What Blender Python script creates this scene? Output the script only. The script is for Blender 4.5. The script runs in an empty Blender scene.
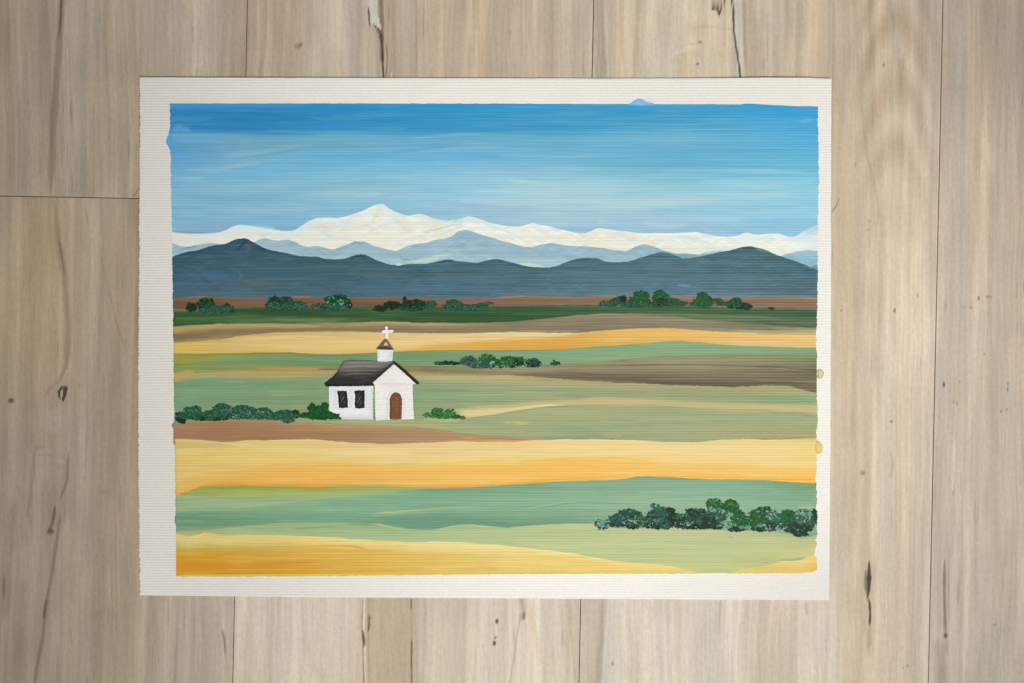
import bpy, math, random
import numpy as np

sc = bpy.context.scene
COL = sc.collection
random.seed(7)
S = 0.000442                  # metres per photo pixel on the table plane (sheet is about 305 x 230 mm)
PT = 0.00055                   # height of the sheet's upper face above the floor

# ------------------------------------------------------------------ helpers
def wx(x): return (np.asarray(x, float) - 512.0) * S
def wy(y): return (341.5 - np.asarray(y, float)) * S
def lin(c):
    c = np.asarray(c, float) / 255.0
    return np.where(c <= .04045, c / 12.92, ((np.maximum(c, 1e-6) + .055) / 1.055) ** 2.4)
def sst(a, b, x):
    t = np.clip((x - a) / (b - a), 0, 1); return t * t * (3 - 2 * t)

_tabs = {}
def vn(x, y, seed=0):
    """smooth 2-D value noise, 0..1"""
    if seed not in _tabs: _tabs[seed] = np.random.RandomState(seed + 11).rand(256, 256)
    t = _tabs[seed]
    x = np.asarray(x, float); y = np.asarray(y, float)
    xi = np.floor(x).astype(np.int64); yi = np.floor(y).astype(np.int64)
    fx = x - xi; fy = y - yi
    fx = fx * fx * (3 - 2 * fx); fy = fy * fy * (3 - 2 * fy)
    x0 = xi & 255; x1 = (xi + 1) & 255; y0 = yi & 255; y1 = (yi + 1) & 255
    return (t[x0, y0] * (1 - fx) + t[x1, y0] * fx) * (1 - fy) + (t[x0, y1] * (1 - fx) + t[x1, y1] * fx) * fy

# the key lamp and an added fill lamp that fits the falloff; their light on the table plane turns the colours measured in the photograph into surface colours
AMB, WATT = .298, 51.8
LAMPS = [('key_lamp', (.408, -.279, .758), (.125, .06, 0.), .341, .4851), ('fill_lamp', (.028, -.496, .665), (-.14, -.106, 0.), .378, .2687)]
def light(x, y):
    X = wx(x); Y = wy(y); tot = .2297 + 0 * X
    for _, p, aim, half, k in LAMPS:
        p = np.array(p)
        d = np.stack([X - p[0], Y - p[1], np.full(np.shape(X), -p[2])], -1)
        r = np.linalg.norm(d, axis=-1); a = np.array(aim) - p; a = a / np.linalg.norm(a)
        z = (d @ a) / r; c = math.cos(half); s = np.clip((z - c) / (1 - c), 0, 1); s = s * s * (3 - 2 * s)
        tot = tot + p[2] / r ** 3 * s * k
    return tot / .79
def albedo(rgb, x, y):
    return np.clip(lin(rgb) / light(x, y)[..., None], .004, .88)

def curve(pts, x, smooth=1.5):
    p = np.asarray(pts, float)
    g = np.arange(p[0, 0] - 8, p[-1, 0] + 8, .5)
    v = np.interp(g, p[:, 0], p[:, 1])
    k = max(1, int(smooth * 2)) * 2 + 1
    w = np.hanning(k + 2)[1:-1]; w /= w.sum()
    v = np.convolve(np.pad(v, k // 2, mode='edge'), w, mode='valid')
    return np.interp(x, g, v)

def make_obj(name, verts, faces, mat, parent=None, colors=None, smooth=True):
    """faces: (n,4) or (n,3) int array, or list of such arrays"""
    me = bpy.data.meshes.new(name)
    verts = np.asarray(verts, np.float32)
    fl = faces if isinstance(faces, list) else [faces]
    fl = [np.asarray(f, np.int32) for f in fl if len(f)]
    me.vertices.add(len(verts)); me.vertices.foreach_set('co', verts.ravel())
    idx = np.concatenate([f.ravel() for f in fl])
    tot = np.concatenate([np.full(len(f), f.shape[1], np.int32) for f in fl])
    st = np.concatenate([[0], np.cumsum(tot)[:-1]]).astype(np.int32)
    me.loops.add(len(idx)); me.loops.foreach_set('vertex_index', idx)
    me.polygons.add(len(tot)); me.polygons.foreach_set('loop_start', st); me.polygons.foreach_set('loop_total', tot)
    me.polygons.foreach_set('use_smooth', np.full(len(tot), smooth, bool))
    me.update(calc_edges=True); me.validate()
    if colors is not None:
        a = me.color_attributes.new('paint', 'FLOAT_COLOR', 'POINT')
        c = np.ones((len(verts), 4), np.float32); c[:, :3] = colors
        a.data.foreach_set('color', c.ravel())
    me.materials.append(mat)
    o = bpy.data.objects.new(name, me); COL.objects.link(o)
    if parent: o.parent = parent
    return o

def grid_faces(n, m, off=0):
    i = np.arange(n - 1)[:, None]; j = np.arange(m - 1)[None, :]
    a = (i * m + j + off).ravel()
    return np.stack([a, a + m, a + m + 1, a + 1], 1)

def seg_dist(pts, x, y):
    """distance to a polyline and the position along it 0..1"""
    p = np.asarray(pts, float); L = np.concatenate([[0], np.cumsum(np.linalg.norm(np.diff(p, axis=0), axis=1))])
    bd = np.full(x.shape, 1e9); bt = np.zeros(x.shape)
    for k in range(len(p) - 1):
        d = p[k + 1] - p[k]; l2 = d @ d
        if l2 == 0: continue
        t = np.clip(((x - p[k, 0]) * d[0] + (y - p[k, 1]) * d[1]) / l2, 0, 1)
        dd = np.hypot(x - p[k, 0] - t * d[0], y - p[k, 1] - t * d[1])
        m = dd < bd; bd[m] = dd[m]; bt[m] = ((L[k] + t * (L[k + 1] - L[k])) / L[-1])[m]
    return bd, bt

def apply_marks(rgb, x, y, marks, seed=0):
    """paint strokes on an array of colours (sRGB 0..255)
       ('s', pts, width, rgb, alpha, feather, taper, dry)   a brush stroke
       ('a', top, bottom, rgb, alpha, ftop, fbot, fx)        an area between two curves
       ('p', polygon, rgb, alpha)                            a filled polygon
       ('d', cx, cy, rx, ry, rgb, alpha)                     a soft dab"""
    for q, mk in enumerate(marks):
        k = mk[0]
        if k == 's':
            pts, w, c, al, fe, tp, dry = (list(mk[1:]) + [None] * 9)[:7]
            fe = .8 if fe is None else fe; tp = .15 if tp is None else tp; dry = 0 if dry is None else dry
            P = np.asarray(pts, float); r = w / 2 + fe + 1.5
            sel = (x > P[:, 0].min() - r) & (x < P[:, 0].max() + r) & (y > P[:, 1].min() - r) & (y < P[:, 1].max() + r)
            if not sel.any(): continue
            xs = x[sel]; ys = y[sel]
            d, t = seg_dist(pts, xs, ys)
            wv = w / 2 * (.75 + .5 * vn(t * 9 + q * 3.1, q * 1.7, 3))
            if tp > 0: wv = wv * np.clip(np.minimum(t, 1 - t) / tp, .02, 1) ** .6
            m = 1 - sst(wv - fe * .5, wv + fe * .5 + .01, d)
            if dry:
                hor = abs(P[-1, 0] - P[0, 0]) > abs(P[-1, 1] - P[0, 1])
                nz = vn(xs / (40 if hor else 1.1), ys / (1.1 if hor else 40), 50 + q % 40)
                m = m * np.clip(1 - dry + dry * 1.8 * (nz - .1), 0, 1)
            m = (m * al)[:, None]
            rgb[sel] = rgb[sel] * (1 - m) + np.asarray(c, float) * m
        elif k == 'a':
            top, bot, c, al, ft, fb, fx = (list(mk[1:]) + [None] * 9)[:7]
            ft = 1 if ft is None else ft; fb = 1 if fb is None else fb; fx = 20 if fx is None else fx
            x0, x1 = top[0][0], top[-1][0]
            sel = (x > x0 - 1) & (x < x1 + 1)
            if not sel.any(): continue
            xs = x[sel]; ys = y[sel] + .9 * (vn(x[sel] / 26, y[sel] / 1.5, 60 + q % 30) - .5)
            T = curve(top, xs); B = curve(bot, xs)
            m = sst(-ft / 2, ft / 2, ys - T) * sst(-fb / 2, fb / 2, B - ys)
            if fx > 0:
                if x0 > 178: m = m * sst(0, fx, xs - x0 + (vn(ys / 1.3, xs * 0, 5) - .5) * fx)
                if x1 < 812: m = m * sst(0, fx, x1 - xs + (vn(ys / 1.3, xs * 0, 6) - .5) * fx)
            m = (m * al)[:, None]
            rgb[sel] = rgb[sel] * (1 - m) + np.asarray(c, float) * m
        elif k == 'p':
            poly, c, al = mk[1:4]
            P = np.asarray(poly, float)
            sel = (x > P[:, 0].min()) & (x < P[:, 0].max()) & (y > P[:, 1].min()) & (y < P[:, 1].max())
            if not sel.any(): continue
            xs = x[sel]; ys = y[sel]; ins = np.zeros(xs.shape, bool)
            for i in range(len(P)):
                (ax, ay), (bx, by) = P[i], P[i - 1]
                if ay == by: continue
                hit = ((ay > ys) != (by > ys)) & (xs < (bx - ax) * (ys - ay) / (by - ay) + ax)
                ins ^= hit
            m = (ins * al)[:, None]
            rgb[sel] = rgb[sel] * (1 - m) + np.asarray(c, float) * m
        elif k == 'd':
            cx, cy, rx, ry, c, al = mk[1:7]
            sel = (abs(x - cx) < rx * 1.6) & (abs(y - cy) < ry * 1.6)
            if not sel.any(): continue
            xs = x[sel]; ys = y[sel]
            big = max(rx, ry) > 6; k2 = max(2.2, .45 * min(rx, ry))
            d = np.hypot((xs - cx) / rx, (ys - cy) / ry) + .45 * (vn(xs / k2, ys / (k2 * 2.5), 9) - .5)
            m = ((1 - sst(.1 if big else .6, 1.2, d)) * al)[:, None]
            rgb[sel] = rgb[sel] * (1 - m) + np.asarray(c, float) * m
    return rgb

# ------------------------------------------------------------------ materials
def nodes_of(name):
    m = bpy.data.materials.new(name); m.use_nodes = True
    n = m.node_tree.nodes; l = m.node_tree.links
    return m, n, l, n['Principled BSDF']
def math_node(n, l, op, a, b=None):
    q = n.new('ShaderNodeMath'); q.operation = op
    for i, v in enumerate((a, b)):
        if v is None: continue
        if isinstance(v, (int, float)): q.inputs[i].default_value = v
        else: l.new(v, q.inputs[i])
    return q.outputs[0]
def stretched_noise(n, l, coord, sx, sy, detail=2, rough=.5):
    mp = n.new('ShaderNodeMapping'); mp.inputs['Scale'].default_value = (sx, sy, 1); l.new(coord, mp.inputs['Vector'])
    t = n.new('ShaderNodeTexNoise'); t.inputs['Scale'].default_value = 1; t.inputs['Detail'].default_value = detail
    t.inputs['Roughness'].default_value = rough; l.new(mp.outputs[0], t.inputs['Vector'])
    return t.outputs['Fac']

def canvas_height(n, l, co):
    """woven canvas-paper relief: strong weft ribs every 3 px, fine warp threads between them"""
    sep = n.new('ShaderNodeSeparateXYZ'); l.new(co, sep.inputs[0])
    wob = stretched_noise(n, l, co, 35, 300, 2)
    yy = math_node(n, l, 'ADD', math_node(n, l, 'MULTIPLY', sep.outputs['Y'], 2 * math.pi / (2.68 * S)), math_node(n, l, 'MULTIPLY', wob, 3.5))
    rib = math_node(n, l, 'SINE', yy)
    wob2 = stretched_noise(n, l, co, 700, 90, 2)
    xx = math_node(n, l, 'ADD', math_node(n, l, 'MULTIPLY', sep.outputs['X'], 2 * math.pi / (2.4 * S)), math_node(n, l, 'MULTIPLY', wob2, 5.0))
    half = math_node(n, l, 'MULTIPLY', yy, .5)
    warp = math_node(n, l, 'MULTIPLY', math_node(n, l, 'SINE', xx), math_node(n, l, 'COSINE', half))
    amp = math_node(n, l, 'MULTIPLY_ADD', stretched_noise(n, l, co, 70, 140, 3), 2.2)
    amp.node.inputs[2].default_value = -.12
    h = math_node(n, l, 'ADD', rib, math_node(n, l, 'MULTIPLY', warp, .55))
    h = math_node(n, l, 'MULTIPLY', h, amp)
    return h

def paint_material(name, canvas=.68, bristle=.65, rough=.46, dist=.000034, spec=.2):
    m, n, l, b = nodes_of(name)
    at = n.new('ShaderNodeAttribute'); at.attribute_name = 'paint'
    tc = n.new('ShaderNodeTexCoord'); co = tc.outputs['Object']
    # bristle streaks of slightly unequal pigment
    st = stretched_noise(n, l, co, 30, 950, 4, .65)
    br = n.new('ShaderNodeMapRange'); l.new(st, br.inputs['Value'])
    br.inputs['From Min'].default_value = .25; br.inputs['From Max'].default_value = .75
    br.inputs['To Min'].default_value = 1 - .075 * bristle; br.inputs['To Max'].default_value = 1 + .075 * bristle
    mx = n.new('ShaderNodeMix'); mx.data_type = 'RGBA'; mx.blend_type = 'MULTIPLY'; mx.inputs[0].default_value = 1
    l.new(at.outputs['Color'], mx.inputs[6])
    cb = n.new('ShaderNodeCombineColor')
    for i in range(3): l.new(br.outputs[0], cb.inputs[i])
    l.new(cb.outputs[0], mx.inputs[7])
    l.new(mx.outputs[2], b.inputs['Base Color'])
    h = math_node(n, l, 'MULTIPLY', canvas_height(n, l, co), canvas)
    s2 = stretched_noise(n, l, co, 60, 800, 3, .6)
    h = math_node(n, l, 'ADD', h, math_node(n, l, 'MULTIPLY', s2, 2.0 * bristle))
    bp = n.new('ShaderNodeBump'); bp.inputs['Strength'].default_value = 1; bp.inputs['Distance'].default_value = dist
    l.new(h, bp.inputs['Height']); l.new(bp.outputs[0], b.inputs['Normal'])
    b.inputs['Roughness'].default_value = rough
    b.inputs['Specular IOR Level'].default_value = spec
    return m

M_paint = paint_material('acrylic_paint')
M_smooth = paint_material('thick_acrylic_paint', canvas=.45, bristle=.5)
M_dab = paint_material('dabbed_acrylic_paint', canvas=.35, bristle=.25, dist=.00003, rough=.5, spec=.12)

def paper_material():
    m, n, l, b = nodes_of('canvas_paper')
    tc = n.new('ShaderNodeTexCoord'); co = tc.outputs['Object']
    f = stretched_noise(n, l, co, 500, 900, 4, .6)
    r = n.new('ShaderNodeValToRGB'); l.new(f, r.inputs[0])
    r.color_ramp.elements[0].position = .3; r.color_ramp.elements[0].color = (.815, .79, .725, 1)
    r.color_ramp.elements[1].position = .75; r.color_ramp.elements[1].color = (.885, .862, .80, 1)
    l.new(r.outputs[0], b.inputs['Base Color'])
    h = canvas_height(n, l, co)
    bp = n.new('ShaderNodeBump'); bp.inputs['Strength'].default_value = 1; bp.inputs['Distance'].default_value = .000040
    l.new(h, bp.inputs['Height']); l.new(bp.outputs[0], b.inputs['Normal'])
    b.inputs['Roughness'].default_value = .8; b.inputs['Specular IOR Level'].default_value = .2
    return m
M_paper = paper_material()

def wood_material():
    m, n, l, b = nodes_of('pale_wood')
    at = n.new('ShaderNodeAttribute'); at.attribute_name = 'paint'
    tc = n.new('ShaderNodeTexCoord')
    mp = n.new('ShaderNodeMapping'); mp.inputs['Rotation'].default_value = (0, 0, math.radians(-1.2)); l.new(tc.outputs['Object'], mp.inputs['Vector'])
    co = mp.outputs[0]
    f1 = stretched_noise(n, l, co, 900, 45, 4, .7)
    f2 = stretched_noise(n, l, co, 800, 420, 3, .65)
    s = math_node(n, l, 'ADD', math_node(n, l, 'MULTIPLY', math_node(n, l, 'SUBTRACT', f1, .5), .46), math_node(n, l, 'MULTIPLY', math_node(n, l, 'SUBTRACT', f2, .5), .36))
    s = math_node(n, l, 'ADD', s, 1.0)
    cb = n.new('ShaderNodeCombineColor')
    for i in range(3): l.new(s, cb.inputs[i])
    mx = n.new('ShaderNodeMix'); mx.data_type = 'RGBA'; mx.blend_type = 'MULTIPLY'; mx.inputs[0].default_value = 1
    l.new(at.outputs['Color'], mx.inputs[6]); l.new(cb.outputs[0], mx.inputs[7])
    l.new(mx.outputs[2], b.inputs['Base Color'])
    bp = n.new('ShaderNodeBump'); bp.inputs['Strength'].default_value = .6; bp.inputs['Distance'].default_value = .00003
    l.new(f1, bp.inputs['Height']); l.new(bp.outputs[0], b.inputs['Normal'])
    b.inputs['Roughness'].default_value = .6; b.inputs['Specular IOR Level'].default_value = .25
    return m
M_wood = wood_material()

# ------------------------------------------------------------------ the floor: wooden planks in one mesh
ANCH = [(-60,40,128,118,100),(13,10,124,114,96),(20,100,134,124,106),(109,106,143,133,114),(110,20,140,130,112),(40,290,146,132,109),(109,306,150,136,114),(30,470,134,122,104),(110,470,146,133,114),(29,566,137,125,105),(20,650,128,117,99),(109,646,142,132,111),(200,640,162,150,131),(200,30,158,147,128),
 (235,40,154,140,120),(290,40,166,152,131),(319,56,176,166,147),(340,30,178,166,146),(459,36,180,164,140),(550,40,182,167,144),(270,640,190,180,161),(329,636,198,187,167),(390,640,188,172,147),(449,636,200,189,169),(540,640,204,193,174),
 (625,40,188,174,150),(649,16,191,180,158),(690,40,197,186,163),(770,40,184,170,147),(810,40,186,171,147),(699,636,208,198,178),(800,640,199,187,166),
 (860,40,178,164,143),(900,120,190,176,154),(904,336,204,190,167),(870,250,196,180,154),(900,450,198,184,160),(909,636,187,173,151),(870,600,194,180,156),(960,40,166,153,133),(999,16,157,146,126),(985,200,184,170,148),(999,406,184,170,147),(985,300,188,175,152),(1000,560,182,170,148),(1009,666,166,157,138),(1090,340,165,153,132)]
def wood_rgb(x, y, pid, xr):
    A = np.array(ANCH, float)
    num = np.zeros(x.shape + (3,)); den = np.zeros(x.shape)
    for a in A:
        w = 1 / (((x - a[0]) / 42) ** 2 + ((y - a[1]) / 110) ** 2 + .15) ** 2
        num += w[..., None] * a[2:]; den += w
    rgb = num / den[..., None] + np.array([7., 5., 7.]) + (sst(330, 60, x)[..., None] * np.array([5., 5., 4.]))
    o = pid * 37.7
    xw = xr + 10 * (vn(y / 210 + o, xr / 70 + o, 1) - .5) + 3 * (vn(y / 60 + o, xr / 26, 2) - .5)
    g = .085 * (vn(xw / 15 + o, y / 420 + o, 20) - .5) + .085 * (vn(xw / 5.5 + o, y / 260, 21) - .5) + .075 * (vn(xw / 2.3 + o, y / 150, 22) - .5) + .03 * (vn(xw / 1.2, y / 70 + o, 23) - .5)
    # medium-scale mottling along and across the grain
    g += .05 * (vn(xw / 20 + 3, y / 34 + o, 24) - .5)
    rgb = rgb * (1 + .95 * g[..., None])
    warm = vn(xw / 9 + o, y / 300 + 7, 25) - .5
    rgb = rgb * (1 + warm[..., None] * np.array([.016, -.004, -.022]))
    wide = sst(.25, .75, vn(xw / 24 + 5, y / 260 + o, 46)) - .5
    rgb = rgb * (1 + wide[..., None] * np.array([.014, .0, -.026]))
    cream = sst(.35, .7, vn(xw / 11 + 2, y / 130 + o, 47)) - .5
    rgb = rgb * (1 +   .04 * cream[..., None])
    # dark fine pores
    p = sst(.80, .97, vn(xw / 1.1 + o, y / 38 + o, 26)) * sst(.45, .8, vn(xw / 22, y / 90 + o, 27))
    rgb = rgb * (1 - .14 * p[..., None])
    # cathedral arch of growth rings in the plank at the right of the sheet
    d = (y - 150) + ((x - 894 + .02 * (y - 150)) ** 2) / 9.5 * -.55 + 10 * (vn(x / 14, y / 50, 28) - .5)
    ring = .5 + .5 * np.sin(d / 11.0 + 2.2 * vn(x / 30, y / 60, 29))
    win = sst(60, 10, abs(x - 892)) * sst(250, 130, y) * sst(842, 868, x)
    rgb = rgb * (1 - (.11 * ring * win)[..., None] * np.array([.8, 1., 1.15]))
    return rgb

DK = (72, 61, 51)
WMARKS = [
 # left plank
 ('s', [(28,-30),(27,60),(23,190)], 9, (128,117,101), .35, 6, 0, .4),
 ('s', [(64,-40),(60,20),(57,70),(53,120),(50,193)], 6.5, (112,97,79), .62, 3.5, .1, .3),
 ('s', [(62,-20),(60,22),(58,40)], 2, (70,59,49), .8, 1.2, .3, .3),
 ('s', [(36,-20),(34,90),(30,190)], 12, (164,154,138), .3, 8, 0),
 ('s', [(14,-20),(12,190)], 4, (130,119,101), .35, 3, 0, .4),
 ('s', [(92,-20),(90,193)], 5, (172,150,122), .3, 4, 0),
 ('s', [(104,-20),(102,193)], 2, (138,124,106), .4, 1.5, 0, .5),
 ('s', [(125,-20),(124,193)], 10, (150,140,126), .3, 6, 0),
 ('s', [(55,203),(58,238),(64,275),(68,330),(66,362),(58,384)], 6, (120,104,84), .55, 4, .2, .3),
 ('s', [(57,236),(60,246),(64,275)], 2, (96,82,66), .55, 1.4, .3),
 ('s', [(40,205),(30,260),(10,340),(2,420)], 26, (150,131,102), .4, 16, .1),
 ('s', [(52,215),(35,300),(22,350)], 20, (156,136,106), .35, 14, .1),
 ('s', [(98,247),(108,288),(118,330),(130,360)], 1.1, (112,99,83), .5, .9, .2, .3),
 ('s', [(84,205),(88,225)], 1.1, (112,99,83), .5, .9, .2),
 ('s', [(78,205),(80,342)], 3, (140,127,108), .3, 2, .1, .4),
 ('s', [(105,205),(104,340),(100,480)], 8, (158,138,114), .35, 5, .1),
 ('d', 60, 392, 22, 20, (150,132,108), .5), ('d', 50, 380, 10, 12, (158,142,120), .5),
 ('p', [(57,391),(60,387),(64,386),(67.5,386),(67,391),(65.5,397),(63,402),(60.5,400),(57.5,397)], (66,54,45), .95),
 ('p', [(60.6,390),(62.4,389),(62.2,396),(61.2,399),(60,396)], (168,160,150), .9),
 ('s', [(68,350),(66,368),(60,380),(50,388),(44,398)], 2, (124,108,88), .5, 1.6, .1),
 ('d', 11, 401, 3, 2.6, (82,70,58), .9), ('d', 12.5, 405, 2.2, 2, (164,153,136), .6),
 ('d', 52, 420, 22, 16, (160,150,134), .5), ('d', 44, 470, 20, 26, (154,145,128), .45), ('d', 30, 560, 12, 24, (156,148,134), .45),
 ('s', [(38,446),(34,455),(30,500),(26,520)], 3.5, (116,104,88), .5, 2.6, .2, .2),
 ('d', 39, 447, 7, 3, (120,106,90), .5),
 ('s', [(30,456),(50,455),(66,458)], 1.2, (126,113,96), .5, 1, .2), ('s', [(34,466),(52,464),(70,468)], 1.4, (124,111,95), .4, 1.2, .2),
 ('s', [(68,452),(67,480),(60,499),(57,498)], 2.2, (100,88,73), .6, 1.6, .2, .2),
 ('s', [(6,462),(18,490),(30,520),(34,560)], 2, (124,111,95), .4, 2, .2),
 ('s', [(55,505),(52,524),(47,534)], 3, (92,79,66), .75, 1.6, .2), ('d', 50, 532, 3.6, 2.6, (84,72,60), .8),
 ('s', [(60,515),(52,570),(46,605),(42,640),(36,670),(32,700)], 3.2, (104,92,77), .7, 2, .05, .3),
 ('s', [(46,598),(43,620)], 2.2, (78,67,56), .75, 1.2, .3),
 ('s', [(66,520),(58,580),(52,640),(46,700)], 12, (166,156,138), .5, 7, .05, .3),
 ('s', [(14,500),(8,560),(4,620)], 8, (122,111,95), .45, 6, .1), ('s', [(4,575),(3,600)], 3, (96,85,72), .6, 2.5, .3),
 ('s', [(22,600),(18,700)], 6, (124,113,97), .45, 5, .1),
 ('s', [(85,560),(88,640),(86,700)], 8, (166,155,137), .35, 6, .1), ('s', [(100,480),(98,560),(92,700)], 14, (140,127,108), .3, 9, .1),
 ('s', [(70,628),(72,648)], 1, (118,105,90), .5, .9, .2), ('s', [(86,676),(89,690)], 1.6, (112,99,84), .6, 1.2, .2),
 ('s', [(120,420),(118,540)], 10, (134,120,101), .35, 8, .1), ('s', [(128,540),(126,640)], 7, (134,121,103), .4, 5, .1),
 ('s', [(78,488),(110,492),(138,500)], 1, (128,115,99), .35, 1, .1), ('s', [(70,476),(100,480)], .9, (128,115,99), .3, .9, .1),
 ('s', [(133,197),(139,187)], 1.1, (105,93,79), .7, .8, .1),
 ('s', [(178,600),(176,700)], 1.3, (138,123,104), .5, 1, .05, .4),
 ('s', [(222,598),(223,640),(224,700)], 2, (202,192,174), .6, 1.3, .02), ('s', [(222,630),(224,640),(225,655)], 1.6, (92,80,68), .7, 1, .2, .3),
 ('s', [(230,598),(228,700)], 7, (172,154,132), .6, 2.5, .02),
 ('s', [(205,598),(202,700)], 6, (180,165,146), .4, 5, .05),
 ('s', [(216,-20),(215,80)], 2, (186,174,154), .5, 2, 0), ('s', [(232,-20),(231,80)], 26, (155,141,121), .5, 10, 0), ('s', [(190,-20),(188,80)], 4, (176,154,124), .4, 3, 0),
 # second plank
 ('s', [(258,-20),(262,20),(259,80)], 5, (152,136,114), .5, 3.5, 0, .4), ('s', [(271,-20),(276,30),(272,80)], 4, (156,141,119), .5, 3, 0, .4),
 ('s', [(284,-20),(288,40),(284,80)], 3, (160,146,124), .4, 2.6, 0, .3), ('s', [(262,60),(256,85)], 1.4, (138,122,101), .5, 1.2, 0),
 ('d', 298, 46, 4, 3.6, (138,118,96), .65), ('d', 300, 44, 2, 1.8, (112,94,76), .7),
 ('s', [(330,-20),(332,80)], 18, (190,180,160), .4, 12, 0), ('s', [(340,50),(342,80)], 8, (176,154,124), .35, 6, .1),
 ('s', [(388,-30),(390,30),(390,80)], 22, (150,132,109), .55, 14, 0, .3),
 ('s', [(380,-20),(381.5,20),(382,60)], 4.5, (112,98,83), .75, 2, 0, .3),
 ('p', [(368.2,-20),(368.4,0),(369.4,9),(370.2,24),(371,24.8),(374,23.6),(377,26),(381.4,31.5),(379.8,22),(377.4,14),(377,-20)], (196,194,181), .95),
 ('s', [(373,-20),(374.5,5),(373.6,12)], 2.5, (170,166,152), .7, 1.5, 0),
 ('s', [(368.4,8),(369.2,20),(370,25.2),(374.2,25),(378,29.6),(381,33)], 1.5, DK, .85, .8, .08),
 ('s', [(378,28),(381,35),(382,42)], 4, (92,79,67), .85, 1.4, .2), ('s', [(380.5,33),(382.2,48),(382.6,60),(383.5,80)], 1.9, (66,56,47), .9, .9, .05),
 ('s', [(386.2,42),(387.2,58),(385.6,80)], 1.2, (118,101,83), .8, .8, .1), ('s', [(384.6,52),(385,78)], .9, (206,192,170), .6, .7, .1),
 ('s', [(390.6,80),(391.6,72)], 1, (226,218,202), .9, .7, .1), ('s', [(389,8),(388,22)], 1.3, (122,105,87), .5, 1, .2),
 ('s', [(416,-20),(417,80)], 1.2, (150,133,110), .6, 1, 0, .3), ('s', [(440,-20),(442,80)], 3, (196,182,158), .6, 2, 0), ('s', [(444.5,-20),(445,80)], 1, (160,143,119), .6, .8, 0),
 ('s', [(470,-20),(472,80)], 2.6, (200,189,167), .5, 2, 0), ('s', [(478,-20),(479,80)], 1, (158,142,119), .6, .8, 0, .2), ('s', [(500,-20),(502,80)], 14, (176,156,126), .35, 9, 0),
 ('s', [(530,-20),(533,80)], 3, (168,152,128), .4, 2, 0, .3), ('s', [(558,-20),(557,80)], 5, (196,182,156), .4, 4, 0), ('s', [(580,-20),(578,80)], 10, (178,160,134), .4, 7, 0),
 ('s', [(364,598),(363.4,612),(363,630),(364.6,648),(365.6,664),(366.4,700)], 2.8, (226,222,210), .95, 1, 0),
 ('s', [(363,600),(361.8,626),(363,650),(364,700)], 1.2, (122,102,78), .75, .9, 0, .2),
 ('s', [(362.4,630),(363.8,640),(364.2,647)], 2, (64,54,45), .9, .9, .2),
 ('s', [(389,590),(388,700)], 40, (184,165,136), .75, 14, 0), ('s', [(368.6,590),(368,640),(368.6,700)], 3, (140,122,100), .65, 2.4, 0, .3),
 ('s', [(369.2,615),(369.2,624),(368.2,632)], 2, (88,76,64), .85, 1, .2),
 ('s', [(411,598),(411,610)], 1.8, (96,83,69), .7, 1, .2), ('s', [(411,610),(412,640)], 1.1, (140,124,103), .6, .9, 0), ('s', [(411.6,640),(411.4,660),(411.8,700)], 1.8, (84,72,60), .85, .9, .05),
 ('s', [(408,598),(408,700)], 6, (186,164,132), .5, 3, 0), ('s', [(416,598),(416,700)], 7, (182,170,152), .45, 4, 0),
 ('s', [(470,598),(468,700)], 4, (214,207,192), .6, 3, 0), ('s', [(440,598),(439,700)], 5, (188,172,148), .4, 4, 0), ('s', [(500,598),(498,700)], 12, (190,178,158), .35, 8, 0),
 ('d', 496.8, 621.5, 1.6, 2.6, (92,62,40), .9), ('d', 495.2, 638, 1.2, 1.6, (110,80,58), .8), ('d', 494.4, 643.4, 1.8, 2.7, (92,62,40), .9), ('d', 483, 646, 1.3, 1.8, (176,186,186), .6),
 ('s', [(521.5,596),(523,612),(522,621)], 5.5, (142,130,113), .75, 3, .12), ('s', [(520.4,616),(517,636),(513,664),(508,700)], 2, (146,136,120), .65, 1.3, .1, .2), ('s', [(524,612),(523.6,620)], 2.4, (112,100,86), .7, 1.6, .2),
 ('s', [(530,604),(534,630),(541,655),(548,700)], 4, (208,182,144), .6, 2.8, .1), ('s', [(560,596),(558,700)], 7, (216,208,190), .6, 4, .02),
 ('s', [(552,640),(556,700)], 2, (188,164,130), .5, 1.6, .1), ('s', [(569,596),(572,640),(577,700)], 2.4, (194,168,130), .65, 1.8, .02), ('s', [(576,598),(575,700)], 7, (200,182,154), .45, 4, 0),
 ('s', [(270,598),(268,700)], 9, (180,166,144), .45, 6, .05, .3), ('s', [(310,664),(322,676),(330,700)], 8, (186,164,136), .5, 6, .2), ('s', [(300,640),(312,660)], 5, (188,172,148), .5, 5, .2), ('s', [(345,598),(344,700)], 14, (206,201,187), .5, 8, 0), ('s', [(296,598),(294,700)], 5, (208,201,184), .5, 4, 0),
 # third plank
 ('s', [(597.5,-20),(599,20),(601.5,80)], 11, (158,141,119), .7, 3, 0, .2), ('s', [(603.5,-20),(606,30),(609,80)], 2.4, (208,196,174), .6, 1.6, 0), ('s', [(620,-20),(622,30),(626,80)], 3, (176,161,136), .5, 2.5, 0, .2), ('s', [(636,-20),(637,30),(640,80)], 2.4, (182,167,142), .5, 2, 0, .2), ('s', [(628,-20),(630,80)], 4, (206,194,172), .5, 3, 0),
 ('s', [(652,20),(656,80)], 10, (204,193,170), .4, 6, .1), ('s', [(684,50),(685,80)], 12, (192,168,128), .45, 8, .1), ('d', 695, 28, 16, 9, (188,168,136), .4),
 ('s', [(672,53),(682,51),(690,47),(699,45)], 2.6, (222,217,204), .75, 1.8, .2), ('d', 700.5, 41.3, 2.2, 1.6, (124,107,87), .8), ('s', [(686,45),(700,42)], 1.4, (150,132,108), .5, 1.2, .2), ('d', 697.8, 64, 1.5, 1.6, (108,93,75), .85),
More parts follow.
